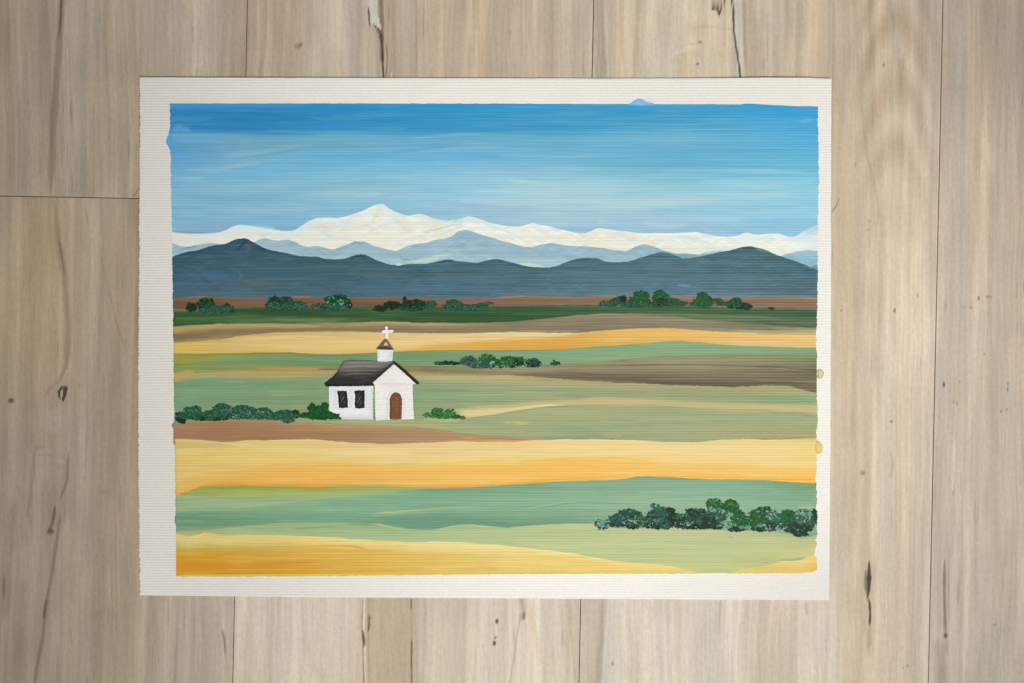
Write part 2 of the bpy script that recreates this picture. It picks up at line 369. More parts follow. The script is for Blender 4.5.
 ('s', [(690,25),(712,27),(733,29)], 1.2, (164,146,121), .55, 1, .1),
 ('p', [(710.6,-20),(711,2),(712.3,8),(714.2,9),(716.4,6.4),(718,9),(719.3,15),(721,9.4),(723,4),(726,-20)], (186,166,139), .95),
 ('s', [(709.4,-20),(709.8,4),(711.5,9)], 2, (214,208,194), .8, 1.4, 0),
 ('s', [(711.2,4),(712.4,8.6),(714.4,9),(716.2,6.2),(718,9),(719.3,15),(721.2,9),(724.8,0),(728,-12)], 1.4, (82,69,56), .85, .8, .05), ('s', [(716,6.5),(718.4,11),(719.2,14)], 2.2, (92,78,65), .8, 1, .1),
 ('s', [(752,-20),(754,80)], 22, (168,149,124), .6, 14, 0, .3), ('s', [(743.8,-20),(744.4,30),(745.4,58),(744,80)], 3, (128,112,93), .65, 2.4, 0, .5),
 ('s', [(737.6,-20),(738.6,30),(740.4,55),(742,80)], 8.5, (206,202,189), .92, 2, 0),
 ('s', [(731.4,-20),(732.4,4),(733.8,10),(733.6,18),(734.2,25),(733.9,31),(735.4,39),(736.2,47),(737.8,54),(738,60),(739.7,66),(739.9,72),(741,80)], 1.7, (62,53,45), .95, .8, 0, .15),
 ('s', [(774,-20),(775,80)], 4, (190,166,128), .5, 3, 0), ('s', [(788,-20),(787,80)], 4, (182,158,124), .5, 3, 0), ('s', [(802,-20),(801,80)], 10, (196,184,160), .45, 6, 0), ('s', [(826,-20),(825,80)], 6, (188,174,149), .5, 4, 0),
 ('s', [(593,590),(590,640),(586,700)], 25, (188,171,148), .7, 4, 0), ('s', [(604.5,590),(601,640),(597,700)], 7, (158,141,121), .7, 3.5, 0, .3), ('s', [(609,590),(604.6,650),(601.5,700)], 1.4, (222,216,200), .7, 1, 0), ('s', [(622,590),(618,700)], 22, (213,207,191), .5, 10, 0), ('d', 612.4, 664, 1.7, 1.6, (150,126,96), .7),
 ('s', [(660,598),(658,700)], 14, (206,192,170), .4, 9, 0), ('s', [(680,598),(679,700)], 3, (192,174,150), .5, 2.4, 0, .3), ('s', [(726,598),(724,700)], 5, (200,184,160), .5, 4, 0, .3), ('s', [(745,598),(744,700)], 8, (214,208,192), .4, 5, 0),
 ('s', [(806,602),(807,616)], 2, (140,124,104), .7, 1.5, .2), ('s', [(795,600),(792,700)], 9, (182,168,146), .5, 6, 0, .3), ('s', [(777,598),(775,700)], 4, (212,205,188), .4, 3, 0), ('s', [(817,602),(816,683)], 4, (184,166,140), .5, 3, .02),
 # plank right of the sheet
 ('s', [(834,-20),(833,80),(832,175)], 1.2, (158,142,120), .55, .9, .02), ('s', [(838,60),(839,240),(836,350)], 3, (184,160,126), .5, 2.6, .05),
 ('s', [(846,100),(849,240),(846,420)], 8, (202,178,142), .5, 6, .1), ('s', [(861,60),(866,130),(872,190),(868,260)], 4, (168,150,126), .5, 3.5, .1), ('s', [(855,-10),(858,60),(866,150),(876,190),(884,240)], 2, (158,143,123), .5, 1.6, .1, .3),
 ('s', [(888,-10),(892,14),(895,22)], 4, (134,126,116), .65, 3.4, .2), ('s', [(893,20),(896,46),(896,68)], 6, (152,144,132), .5, 5, .2), ('s', [(894,62),(895,90)], 2.6, (204,196,180), .5, 2, .2),
 ('d', 884, 64, 1.5, 1.5, (112,96,80), .8), ('d', 854, 7, 1.3, 1.3, (120,104,86), .7), ('d', 856, 165, 1.3, 3, (150,128,100), .6),
 ('s', [(832,212),(837,205),(839.5,198)], 1.1, (122,108,92), .75, .8, .1), ('s', [(870,220),(869,222)], 2, (146,124,98), .7, 1.4, .1), ('d', 869, 229, 1.4, 1.3, (146,124,98), .6),
 ('d', 918, 295.4, 2.2, 1, (96,78,62), .85), ('d', 895, 310.6, 1.3, 2.2, (142,94,62), .85), ('d', 841.6, 311, 1.2, 1, (150,104,76), .75), ('d', 897, 324, 1, 1, (156,126,96), .6),
 ('d', 891.8, 421.8, 1.3, 1.5, (72,110,82), .95), ('d', 863, 473, 3.6, 2.6, (156,136,106), .75), ('d', 864, 474, 1.4, 1.2, (122,102,80), .7), ('s', [(892,455),(893,465),(891,478)], 1.6, (152,132,105), .7, 1.2, .2),
 ('s', [(902,350),(903,420),(898,500)], 12, (206,194,172), .45, 8, .1), ('s', [(872,390),(870,520)], 3, (182,162,132), .4, 2.6, .1), ('s', [(853,250),(855,340),(852,440)], 4, (178,158,130), .45, 3, .1),
 ('s', [(869,545),(869,600),(869,655)], 10, (158,140,114), .6, 7, .3),
 ('s', [(869.5,561),(869.4,575),(868.8,592),(867.4,599)], 4.4, (62,53,46), .95, 1.2, .3), ('s', [(866.2,570),(865.6,582),(866.4,594)], 2.6, (120,106,90), .8, 1.4, .2),
 ('s', [(868.6,598),(870,604),(870.4,615),(869.8,627)], 2.3, (70,59,49), .92, .9, .2), ('s', [(870,627),(869,650)], 3, (150,131,107), .6, 2.4, .2),
 ('d', 907.6, 666, 1.2, 2.2, (118,142,122), .75), ('d', 903, 668, 1, 1, (146,132,110), .6),
 # far right plank
 ('s', [(948,-20),(952,40),(958,80),(962,150)], 9, (166,157,144), .4, 7, .1), ('s', [(958,20),(960,80),(958,170)], 6, (194,188,176), .5, 5, .1), ('s', [(944,50),(948,55),(954,56)], 2, (160,146,126), .5, 2, .1),
 ('s', [(990,-20),(990,140)], 5, (160,145,126), .45, 4, 0, .2), ('s', [(1006,-20),(1006,80)], 2, (152,137,118), .5, 1.6, 0, .3), ('s', [(1003,30),(1002,110)], 4, (176,172,162), .5, 3.6, .1),
 ('s', [(972,60),(974,200)], 6, (190,172,148), .4, 5, .1), ('s', [(990,170),(991,330)], 5, (172,154,130), .5, 4, .05), ('s', [(966,180),(968,340)], 3, (186,180,166), .5, 2.6, .05), ('s', [(1012,160),(1012,340)], 5, (170,154,133), .45, 4, .05),
 ('s', [(946,300),(945.6,312)], 2, (142,132,118), .7, 1.6, .2), ('d', 979, 298, 1.5, 2.2, (160,92,38), .95), ('d', 971.6, 308.4, 1.8, 1.2, (172,112,48), .9), ('d', 989.4, 296.6, 3, .9, (152,134,110), .8), ('d', 964, 307, 2.4, .8, (168,150,126), .6),
 ('s', [(946,342),(946.5,400),(944,480)], 2, (204,200,188), .6, 1.5, .05), ('d', 944.2, 384.6, 1.3, 3, (58,74,104), .95), ('d', 1008.4, 384, 1, 1.4, (70,84,110), .8), ('d', 1008, 389.6, .9, 2.2, (70,84,110), .85), ('d', 957.4, 403, 1.2, 1.2, (104,108,104), .8), ('d', 953.6, 402, .9, .9, (112,116,112), .7), ('d', 939.6, 417.6, 1.3, .9, (104,112,100), .8), ('d', 1001.4, 411.6, 1.1, 1, (112,116,112), .8), ('d', 1007.4, 410, 1, 1.8, (96,104,112), .8), ('d', 984.8, 354, 1.2, 1.2, (120,140,118), .7), ('d', 960, 382, .8, .8, (120,118,110), .7),
 ('s', [(938,342),(939,366),(937,420),(934,520)], 6, (182,172,156), .45, 4, .05), ('s', [(955,440),(954.4,470),(952.6,494)], 1.7, (226,222,212), .85, 1, .15), ('d', 953.6, 493, 1.4, 1.6, (152,130,104), .7),
 ('s', [(991,342),(991,430),(988,520)], 6, (176,157,132), .5, 5, .05), ('s', [(1012,380),(1012,520)], 8, (196,188,172), .45, 6, .05),
 ('s', [(945,560),(944.6,590),(945.4,620),(946.6,640)], 2.8, (120,105,88), .75, 1.8, .2, .2), ('d', 946, 636, 2.2, 3.4, (84,72,62), .85), ('s', [(946.6,640),(947,655)], 3, (136,120,103), .6, 2.4, .2),
 ('s', [(938,640),(940,660),(942,700)], 9, (136,120,103), .6, 6, .15, .3), ('s', [(932.6,514),(932,600),(930,700)], 5, (194,192,182), .6, 3, .02), ('s', [(951,520),(953,620),(956,700)], 4, (190,187,176), .5, 3, .05),
 ('s', [(976,520),(975,620)], 3, (164,147,125), .45, 2.6, .1, .3), ('s', [(1000,600),(999,700)], 5, (194,188,175), .5, 4, .05), ('s', [(1016,520),(1014,700)], 7, (164,150,130), .45, 6, .05), ('s', [(961,545),(959,560)], 1, (214,206,190), .7, .8, .2), ('d', 995.6, 624.6, 1.8, .7, (110,124,104), .7),
]

def soften(mk):
    # pale figure of the grain is broad and faint; only cracks and stains are crisp
    if mk[0] != 's' or sum(mk[3]) < 330: return mk
    m = list(mk) + [None] * (8 - len(mk))
    m[4] *= .72; m[5] = (m[5] or .8) * 1.6; m[7] = max(m[7] or 0, .45)
    return tuple(m)
WMARKS = [soften(k) for k in WMARKS]
def build_floor():
    V = []; F = []; C = []; off = 0
    seams = [-445.0, -99.5, 247.0, 593.5, 943.0, 1291.0, 1640.0]
    joints = {0: [-300., 620.], 1: [195.7], 2: [-260., 1010.], 3: [-140., 1090.], 4: [-420., 880.], 5: [-90., 900.]}
    pid = 0; gap = .33
    for k in range(6):
        x0, x1 = seams[k] + gap, seams[k + 1] - gap
        edges = [-640.] + joints[k] + [1320.]
        xs = [x0, x0 + .35, x0 + .8]
        while xs[-1] < x1 - 1.8:
            xs.append(xs[-1] + (.8 if -6 < xs[-1] < 1036 else 4.0))
        xs = np.array([v for v in xs if v < x1 - 1.0] + [x1 - .8, x1 - .35, x1])
        for e in range(len(edges) - 1):
            y0, y1 = edges[e] + gap * .9, edges[e + 1] - gap * .9
            ys = [y0, y0 + .35, y0 + .8]
            while ys[-1] < y1 - 3.6:
                ys.append(ys[-1] + (2.2 if -8 < ys[-1] < 700 else 9.0))
            ys = np.array([v for v in ys if v < y1 - 1.0] + [y1 - .8, y1 - .35, y1])
            XR, YR = np.meshgrid(xs, ys, indexing='ij')
            Y = YR + .018 * XR; X = XR - .0215 * YR
            n, m = X.shape
            rgb = wood_rgb(X, Y, pid, XR)
            rgb = apply_marks(rgb, X, Y, WMARKS)
            bev = np.minimum(np.minimum(XR - x0, x1 - XR), np.minimum(YR - y0, y1 - YR))
            Z = -np.clip(.8 - bev, 0, .8) * .00006 / .8
            inframe = albedo(rgb, np.clip(X, -20, 1044), np.clip(Y, -20, 703))
            inframe *= (1 - .35 * (bev < .2))[..., None]      # darker lip along the joint
            top = np.stack([wx(X), wy(Y), Z], -1).reshape(-1, 3)
            V.append(top); C.append(inframe.reshape(-1, 3)); F.append(grid_faces(n, m, off)[:, ::-1]); 
            # the plank's edges go down to the underlay
            ring = np.concatenate([np.arange(n) * m, (n - 1) * m + np.arange(1, m), (np.arange(n - 2, -1, -1)) * m + m - 1, np.arange(m - 2, 0, -1)])
            low = top[ring].copy(); low[:, 2] = -.003
            V.append(low); C.append(np.tile([.10, .08, .06], (len(ring), 1)))
            a = ring + off; b = off + n * m + np.arange(len(ring))
            F.append(np.stack([a, b, np.roll(b, -1), np.roll(a, -1)], 1)[:, ::-1])
            off += n * m + len(ring); pid += 1
    q = np.array([(-500, -660), (1700, -660), (1700, 1340), (-500, 1340)], float)
    V.append(np.stack([wx(q[:, 0]), wy(q[:, 1]), np.full(4, -.0030)], 1)); C.append(np.tile([.05, .04, .03], (4, 1)))
    F.append(np.array([[0, 3, 2, 1]]) + off)
    o = make_obj('floor', np.concatenate(V), np.concatenate(F), M_wood, None, np.concatenate(C))
    o['kind'] = 'structure'
    return o
build_floor()

# ------------------------------------------------------------------ the painting
OX, OY = 485.0, 338.0
painting = bpy.data.objects.new('painting', None); COL.objects.link(painting)
painting.empty_display_size = .05
painting.location = (float(wx(OX)), float(wy(OY)), 0)
painting['label'] = 'acrylic painting of a white chapel in striped fields below snowy mountains, on white canvas paper'
painting['category'] = 'painting'
def loc(x, y, z):
    x = np.asarray(x, float); y = np.asarray(y, float)
    return np.stack(np.broadcast_arrays((x - OX) * S, (OY - y) * S, z), -1)

def lift(x, y):
    """the sheet does not lie quite flat: its upper edge and left edge rise a little"""
    x = np.asarray(x, float); y = np.asarray(y, float)
    t = np.clip((300 - y) / 225, 0, 1) ** 3 * (.3 + .9 * np.exp(-((x - 770) / 80) ** 2)) * .0009
    l = np.clip((220 - x) / 82, 0, 1) ** 2.5 * (.15 + .6 * np.exp(-((y - 430) / 100) ** 2)) * .0004
    return t + l
P_L = [(70,139.6),(130,139.6),(200,139.2),(300,138.7),(400,138.2),(480,138.6),(560,139.4),(610,139.8)]
P_R = [(70,831.2),(340,830.9),(430,830.4),(520,829.8),(610,829.2)]
P_T = [(130,77),(400,77.9),(600,78.4),(700,78.3),(780,77.7),(805,77.9),(840,79.2)]
P_B = [(130,595.2),(300,597),(512,598.4),(700,599.6),(840,600.2)]
def build_sheet():
    n, m = 700, 530
    u = np.linspace(0, 1, n)[:, None]; v = np.linspace(0, 1, m)[None, :]
    xn = 139 + 691.5 * u; T = curve(P_T, xn, 6); B = curve(P_B, xn, 6)
    T = T + .22 * (vn(xn / 9, 0 * xn, 40) - .5); B = B + .3 * (vn(xn / 7, 0 * xn, 41) - .5)
    Y = T + v * (B - T)
    rag = .7 * (vn(Y / 5, 0 * Y, 42) - .5) + .8 * (vn(Y / 1.7, 0 * Y, 43) - .5)
    rag = rag * (.45 + .9 * vn(Y / 40, 0 * Y, 45))
    Lx = curve(P_L, Y, 6) + rag; Rx = curve(P_R, Y, 6) + .3 * (vn(Y / 6, 0 * Y, 44) - .5)
    X = Lx + u * (Rx - Lx)
    X = X + 0 * Y
    Z = PT + lift(X, Y)
    e = np.minimum(np.minimum(u, 1 - u) * 691, np.minimum(v, 1 - v) * 520)
    Z = Z - .00006 * np.clip(1 - e / 1.2, 0, 1)
    top = loc(X, Y, Z).reshape(-1, 3); bot = loc(X, Y, Z - .0004).reshape(-1, 3)
    ring = np.concatenate([np.arange(n) * m, (n - 1) * m + np.arange(1, m), (np.arange(n - 2, -1, -1)) * m + m - 1, np.arange(m - 2, 0, -1)])
    a = ring; b = ring + n * m
    f = np.concatenate([grid_faces(n, m)[:, ::-1], grid_faces(n, m, n * m), np.stack([a, b, np.roll(b, -1), np.roll(a, -1)], 1)[:, ::-1]])
    o = make_obj('paper_sheet', np.concatenate([top, bot]), f, M_paper, painting)
    o['label'] = 'white canvas textured paper with a ragged left edge'
    return o
build_sheet()

# outline of the painted rectangle
E_L = [(100,170.2),(128,170.0),(133,169.0),(138,166.9),(142,166.4),(147,168.8),(150,170.6),(200,171.2),(240,172.2),(300,172.7),(345,173.4),(400,174.0),(418,174.4),(422,174.2),(426,172.4),(431,174.2),(480,175.2),(515,175.6),(520,174.2),(525,175.8),(540,176.4),(580,176.8)]
E_R = [(100,817.6),(125,817.9),(140,818.4),(178,818.8),(182,819.4),(186,818.6),(230,818.0),(262,817.6),(275,817.9),(300,817.4),(330,816.6),(345,815.8),(364,818.3),(368,819.2),(374,818.0),(388,816.4),(420,817.6),(424,818.0),(430,816.4),(452,816.6),(470,816.8),(479,815.0),(484,816.4),(502,816.8),(509,815.6),(518,816.9),(530,817.2),(537,817.3),(540,814.8),(543,816.5),(550,815.4),(556,814.0),(559,816.4),(570,816.9),(578,816.6)]
E_T = [(160,103.6),(250,103.4),(420,103.6),(560,103.9),(626,104.0),(700,104.3),(741,104.6),(746,103.8),(762,104.6),(778,105.6),(818,106.8),(830,107)]
E_B = [(160,576.2),(256,576.0),(330,575.4),(420,574.6),(512,573.8),(640,573.2),(768,572.8),(800,572.4),(812,571.6),(818,570),(830,569)]

LAYER = .000025
ADJ = {1:(8,-3,-7),2:(-8,-5,-6),3:(8,11,-4),4:(-6,-2,0),5:(2,3,-3),6:(8,6,2),7:(0,2,0),8:(-2,0,0),9:(1,-6,-8),10:(-2,-5,-3),11:(-1,5,-1),12:(3,5,-3),13:(-3,-2,-3),14:(0,-4,0),15:(0,-8,-5),16:(1,-5,-2),17:(-2,10,4),18:(-2,8,8)}
def band(name, label, layer, top, bot, cols, x0=None, x1=None, marks=(), amp=.05, hue=.0, jit=.5, mat=None, dx=1.25, dy=.62, warp=2.0, seed=0, tint=()):
    """one painted area: a sheet of paint between an upper and a lower outline.
       cols: [(x, [(v, rgb), ...]), ...] colour stops down the area at several columns"""
    full = x0 is None
    a, b = (170.0, 818.0) if full else (x0, x1)
    n = int((b - a) / dx) + 2
    xn = np.linspace(a, b, n)[:, None]
    T = curve(top, xn) + jit * .75 * (vn(xn / 9, 0 * xn, 70 + seed) - .5) + jit * .45 * (vn(xn / 2.2, 0 * xn, 71 + seed) - .5)
    B = curve(bot, xn) + jit * (vn(xn / 3.2, 0 * xn, 72 + seed) - .5)
    B = np.maximum(B, T + .25)
    m = int(np.max(B - T) / dy) + 3
    v = np.linspace(0, 1, m)[None, :]
    Y = T + v * (B - T)
    if full:
        u = np.linspace(0, 1, n)[:, None]
        Lx = curve(E_L, Y, 1) + .8 * (vn(Y / 1.9, 0 * Y, 80) - .5) + .5 * (vn(Y / 5, 0 * Y, 82) - .5)
        Rx = curve(E_R, Y, 1) + .9 * (vn(Y / 1.7, 0 * Y, 81) - .5) + .7 * (vn(Y / 4, 0 * Y, 83) - .5)
        X = Lx + u * (Rx - Lx)
    else:
        X = xn + 0 * Y
    H = (B - T)
    vv = np.clip(v + warp * (vn(X / 70, Y / 2.2, 90 + seed) - .5) / np.maximum(H, 4) + .6 * warp * (vn(X / 160, Y / 5, 91 + seed) - .5) / np.maximum(H, 4), 0, 1)
    cx = [c[0] for c in cols]
    stack = []
    for c in cols:
        vs = [s[0] for s in c[1]]
        stack.append(np.stack([np.interp(vv, vs, [s[1][k] for s in c[1]]) for k in range(3)], -1))
    rgb = np.zeros(X.shape + (3,))
    if len(cols) == 1: rgb = stack[0].copy()
    else:
        pos = np.interp(X, cx, np.arange(len(cx)))
        for i in range(len(cols)): rgb += np.clip(1 - abs(pos - i), 0, 1)[..., None] * stack[i]
    s = (vn(X / 55 + seed, Y / 1.15, 30) - .5) * .9 + (vn(X / 120, Y / 3.0 + seed, 31) - .5) * .8 + (vn(X / 16, Y / .9 + seed * 3, 32) - .5) * .4
    if mat is M_smooth or seed == 4:      # slanting strokes of a small brush on the mountains
        dg = (vn((X * .45 + Y) / 2.0, (X - Y * .45) / 13, 48) + vn((X * .5 - Y) / 2.4, (X + Y * .5) / 15, 49) - 1)
        s = s + (.9 if seed == 4 else 1.3) * dg * sst(.3, .6, vn(X / 22, Y / 9, 51))
    rgb = rgb * (1 + amp * s[..., None])
    for q, (c, al, lo) in enumerate(tint):
        t = vn(X / 48 + 9 * q, Y / 1.7 + seed * 5, 33 + q) * .75 + vn(X / 13, Y / 1.0 + seed, 37 + q) * .25
        t = (sst(lo, lo + .22, t) * al)[..., None]
        rgb = rgb * (1 - t) + np.asarray(c, float) * t
    rgb = apply_marks(rgb, X, Y, list(marks), seed) + np.array(ADJ.get(seed, (0, 0, 0)), float)
    if seed == 1: rgb = rgb + (sst(128, 165, Y) * sst(700, 420, X))[..., None] * np.array([10., 7., 7.]) + (sst(135, 190, Y))[..., None] * np.array([7., 6., 5.])
    Z = PT + lift(X, Y) + LAYER * (layer + 1) + 0 * X
    Z = Z + .000020 * np.exp(-((Y - T) / .9) ** 2) * np.clip(1.6 * vn(X / 45, 0 * X, 95 + seed) - .3, 0, 1.2)
    rim = np.zeros(X.shape); rim[0, :] = rim[-1, :] = 1; rim[:, 0] = rim[:, -1] = 1
    Z = Z - rim * LAYER * .6
    base = PT + lift(X, Y) + .000003 + layer * .0000002
    if full: Z[0, :] = base[0, :]; Z[-1, :] = base[-1, :]
    if bot is E_B: Z[:, -1] = base[:, -1]
    o = make_obj(name, loc(X, Y, Z).reshape(-1, 3), grid_faces(*X.shape)[:, ::-1], mat or M_paint, painting, albedo(rgb, X, Y).reshape(-1, 3))
    o['label'] = label
    return o
# ---- sky and mountains
band('painted_sky', 'painted blue sky with horizontal brush streaks, deep blue at the top fading paler', 0, E_T, [(160,266),(830,272)],
 [(170, [(0,(52,142,200)),(.05,(34,126,184)),(.16,(40,132,188)),(.20,(84,156,200)),(.30,(70,148,194)),(.45,(84,156,194)),(.62,(90,160,190)),(.74,(104,166,198)),(.82,(120,170,200)),(1,(120,165,195))]),
  (240, [(0,(36,134,194)),(.09,(28,126,184)),(.17,(36,132,188)),(.205,(92,162,194)),(.30,(100,166,192)),(.45,(86,164,200)),(.62,(98,168,196)),(.74,(100,168,200)),(.82,(112,166,196)),(1,(120,165,195))]),
  (330, [(0,(36,140,198)),(.09,(32,136,192)),(.17,(48,146,198)),(.205,(98,168,198)),(.33,(84,168,206)),(.50,(110,178,204)),(.62,(110,176,202)),(.74,(108,174,204)),(1,(112,170,200))]),
  (430, [(0,(36,146,204)),(.09,(40,148,202)),(.17,(54,154,206)),(.22,(96,172,206)),(.34,(92,174,212)),(.50,(112,184,212)),(.64,(122,186,210)),(.74,(118,176,204)),(1,(124,176,204))]),
  (560, [(0,(42,152,204)),(.09,(58,160,206)),(.155,(50,154,204)),(.19,(96,178,212)),(.33,(92,174,208)),(.43,(122,192,214)),(.60,(150,200,216)),(.76,(142,192,214)),(.84,(138,180,204)),(1,(150,190,210))]),
  (690, [(0,(50,158,210)),(.10,(54,158,206)),(.19,(100,180,214)),(.36,(86,174,208)),(.48,(130,196,218)),(.62,(146,202,220)),(.76,(136,186,212)),(.86,(160,198,218)),(1,(160,200,220))]),
  (818, [(0,(28,148,212)),(.10,(58,168,220)),(.20,(70,172,220)),(.36,(92,182,218)),(.50,(124,200,226)),(.64,(128,198,226)),(.76,(124,194,222)),(.86,(158,206,226)),(1,(180,212,226))])],
 amp=.05, warp=5, seed=1, tint=[((150,198,218), .16, .54), ((74,150,196), .14, .58)],
 marks=[('a',[(172,103),(300,103),(420,103)],[(172,111),(260,107),(420,106)],(44,140,200),.5,1,4,30),
  ('s',[(178,118),(200,113),(240,112),(290,116)],3,(28,118,176),.5,3,.3),
  ('s',[(172,130),(180,128),(190,131)],6,(98,166,212),.6,4,.2), ('s',[(168,140),(169,146)],4,(40,130,196),.7,2,.1),
  ('s',[(222,156),(250,154),(276,150),(300,145)],5,(138,182,202),.4,5,.3,.5), ('s',[(186,169.5),(216,170),(238,166),(262,162)],3.6,(142,184,204),.5,4,.3,.4), ('s',[(228,160),(262,155),(296,150)],2,(70,146,190),.45,2,.3,.4),
  ('s',[(172,155),(184,156),(192,155)],5,(74,156,212),.65,3,.3), ('s',[(214,174),(250,172),(290,169),(322,167)],7,(84,168,216),.6,4,.3,.4), ('s',[(174,179),(206,178)],3,(132,190,210),.55,2,.3,.5), ('s',[(262,186),(290,188)],3,(140,190,204),.4,3,.3,.5),
  ('s',[(390,152),(420,149),(462,145)],4,(66,152,204),.45,3,.3,.5), ('s',[(410,138),(440,136),(486,133)],3,(130,186,210),.55,2.4,.3,.5), ('s',[(346,194),(364,195),(386,193)],3,(158,200,214),.7,2,.3,.3), ('s',[(402,162),(440,158),(500,155)],7,(74,162,212),.35,5,.3,.4),
  ('s',[(462,193),(500,191),(560,192)],4,(158,204,218),.6,3,.3,.4), ('s',[(508,180),(540,183),(548,187)],4,(162,204,214),.65,3,.3,.4), ('s',[(530,194),(560,190),(600,189)],5,(156,200,212),.6,3,.3,.4), ('s',[(500,156),(560,157),(620,153)],3,(140,198,218),.35,3,.3,.5), ('s',[(506,170),(560,168)],3,(112,174,200),.5,3,.3,.4),
  ('s',[(636,152),(700,151),(816,150)],4,(78,168,206),.4,4,.2,.5), ('s',[(660,171),(720,170),(800,172)],3,(158,206,222),.5,3,.2,.5), ('s',[(640,212),(720,208),(800,206)],8,(120,184,212),.5,6,.3,.4),
  ('s',[(740,220),(780,222),(812,219)],6,(112,186,218),.6,5,.3,.3), ('s',[(758,226),(790,230),(808,228)],4,(132,180,210),.6,4,.3),
  ('s',[(172,226),(210,230),(236,222)],6,(118,158,190),.55,5,.2), ('s',[(172,231.2),(192,232.6),(206,233)],1.6,(96,138,172),.75,1.2,.2), ('s',[(274,226),(284,228.4),(296,227)],4,(112,156,190),.65,3,.3), ('s',[(248,226.4),(264,228),(276,229)],3,(172,206,222),.7,2.4,.3),
  ('a',[(168,172),(260,168),(420,190)],[(168,205),(260,200),(420,205)],(108,172,196),.25,12,12,60), ('s',[(430,205),(480,208),(540,210)],10,(126,172,204),.45,8,.2,.3), ('s',[(640,222),(668,226),(690,224)],6,(164,202,220),.55,4,.3), ('s',[(598,222),(606,221)],3,(174,206,218),.5,3,.3), ('s',[(700,228),(712,232),(728,231)],5,(150,194,216),.5,4,.3), ('s',[(172,196),(260,200),(330,204)],8,(92,162,194),.35,6,.2,.4),
  ('s',[(812,119),(806,121),(799,122)],3,(110,178,212),.7,2,.2),
  ('s',[(500,186),(560,190),(640,188)],14,(164,202,214),.4,10,.3,.2), ('s',[(300,196),(380,192),(450,196)],10,(140,188,206),.35,8,.3,.2), ('s',[(620,200),(700,198),(800,194)],10,(164,206,222),.4,8,.3,.2), ('s',[(180,186),(230,190),(290,186)],9,(120,172,196),.4,7,.3,.2), ('s',[(440,168),(520,172),(600,168)],8,(136,188,210),.35,6,.3,.3), ('s',[(700,182),(760,184),(812,182)],7,(166,210,226),.4,5,.3,.3), ('s',[(520,212),(580,216),(650,214)],10,(150,188,208),.45,8,.3,.2),
  ('s',[(380,176),(440,180),(520,178)],9,(150,196,214),.35,8,.3,.2), ('s',[(200,206),(260,212),(320,206)],10,(128,178,202),.4,8,.3,.2), ('s',[(560,200),(640,204),(720,200)],8,(172,208,220),.4,7,.3,.2), ('s',[(460,200),(510,203),(560,200)],7,(168,206,218),.4,6,.3,.2)])
SNOW = [(168,231.6),(172,232),(180,233.2),(190,233.5),(198,234),(212,233),(218,232),(225,229.8),(231,226.6),(237.5,225),(246,225.5),(256,227),(264,228.4),(271,229.4),(284,231),(290,231),(293.5,230),(299,226.4),(306,222),(311,219.4),(316,217.8),(328,217.5),(336,218),(343,217),(350,214.6),(361,211),(368,207.6),(373.5,204.9),(379,203.6),(382,203.6),(386,207),(390,210),(396,212.4),(402,214.8),(408.5,215.8),(413,214),(418.5,213.5),(424,215),(428.5,216.5),(438,219.6),(446,220.4),(451,219.9),(456,219.9),(462,217.6),(468.5,215.6),(474,217.4),(481,219.9),(488,222.4),(496,224.4),(504,225.8),(512,226.7),(519.5,226.6),(524,225.2),(528,224),(532,223),(540,224.8),(549.5,226.7),(560,229.2),(569.5,231.2),(580,233),(584.5,233),(590,231),(596,228.6),(600,228),(606,228.8),(612,230),(620,231.2),(626,231.2),(632,232.4),(644,233.2),(652,233.2),(670,233),(687,232.7),(696,232.2),(704,233.6),(714,236),(727,237),(737,236),(742,234),(747,232.6),(752,234.4),(758,234.6),(768,234),(778,233.6),(784,235.4),(790.5,237.2),(795.5,236.4),(800,233.6),(805.5,230.6),(811,227.4),(817,224.2),(822,222)]
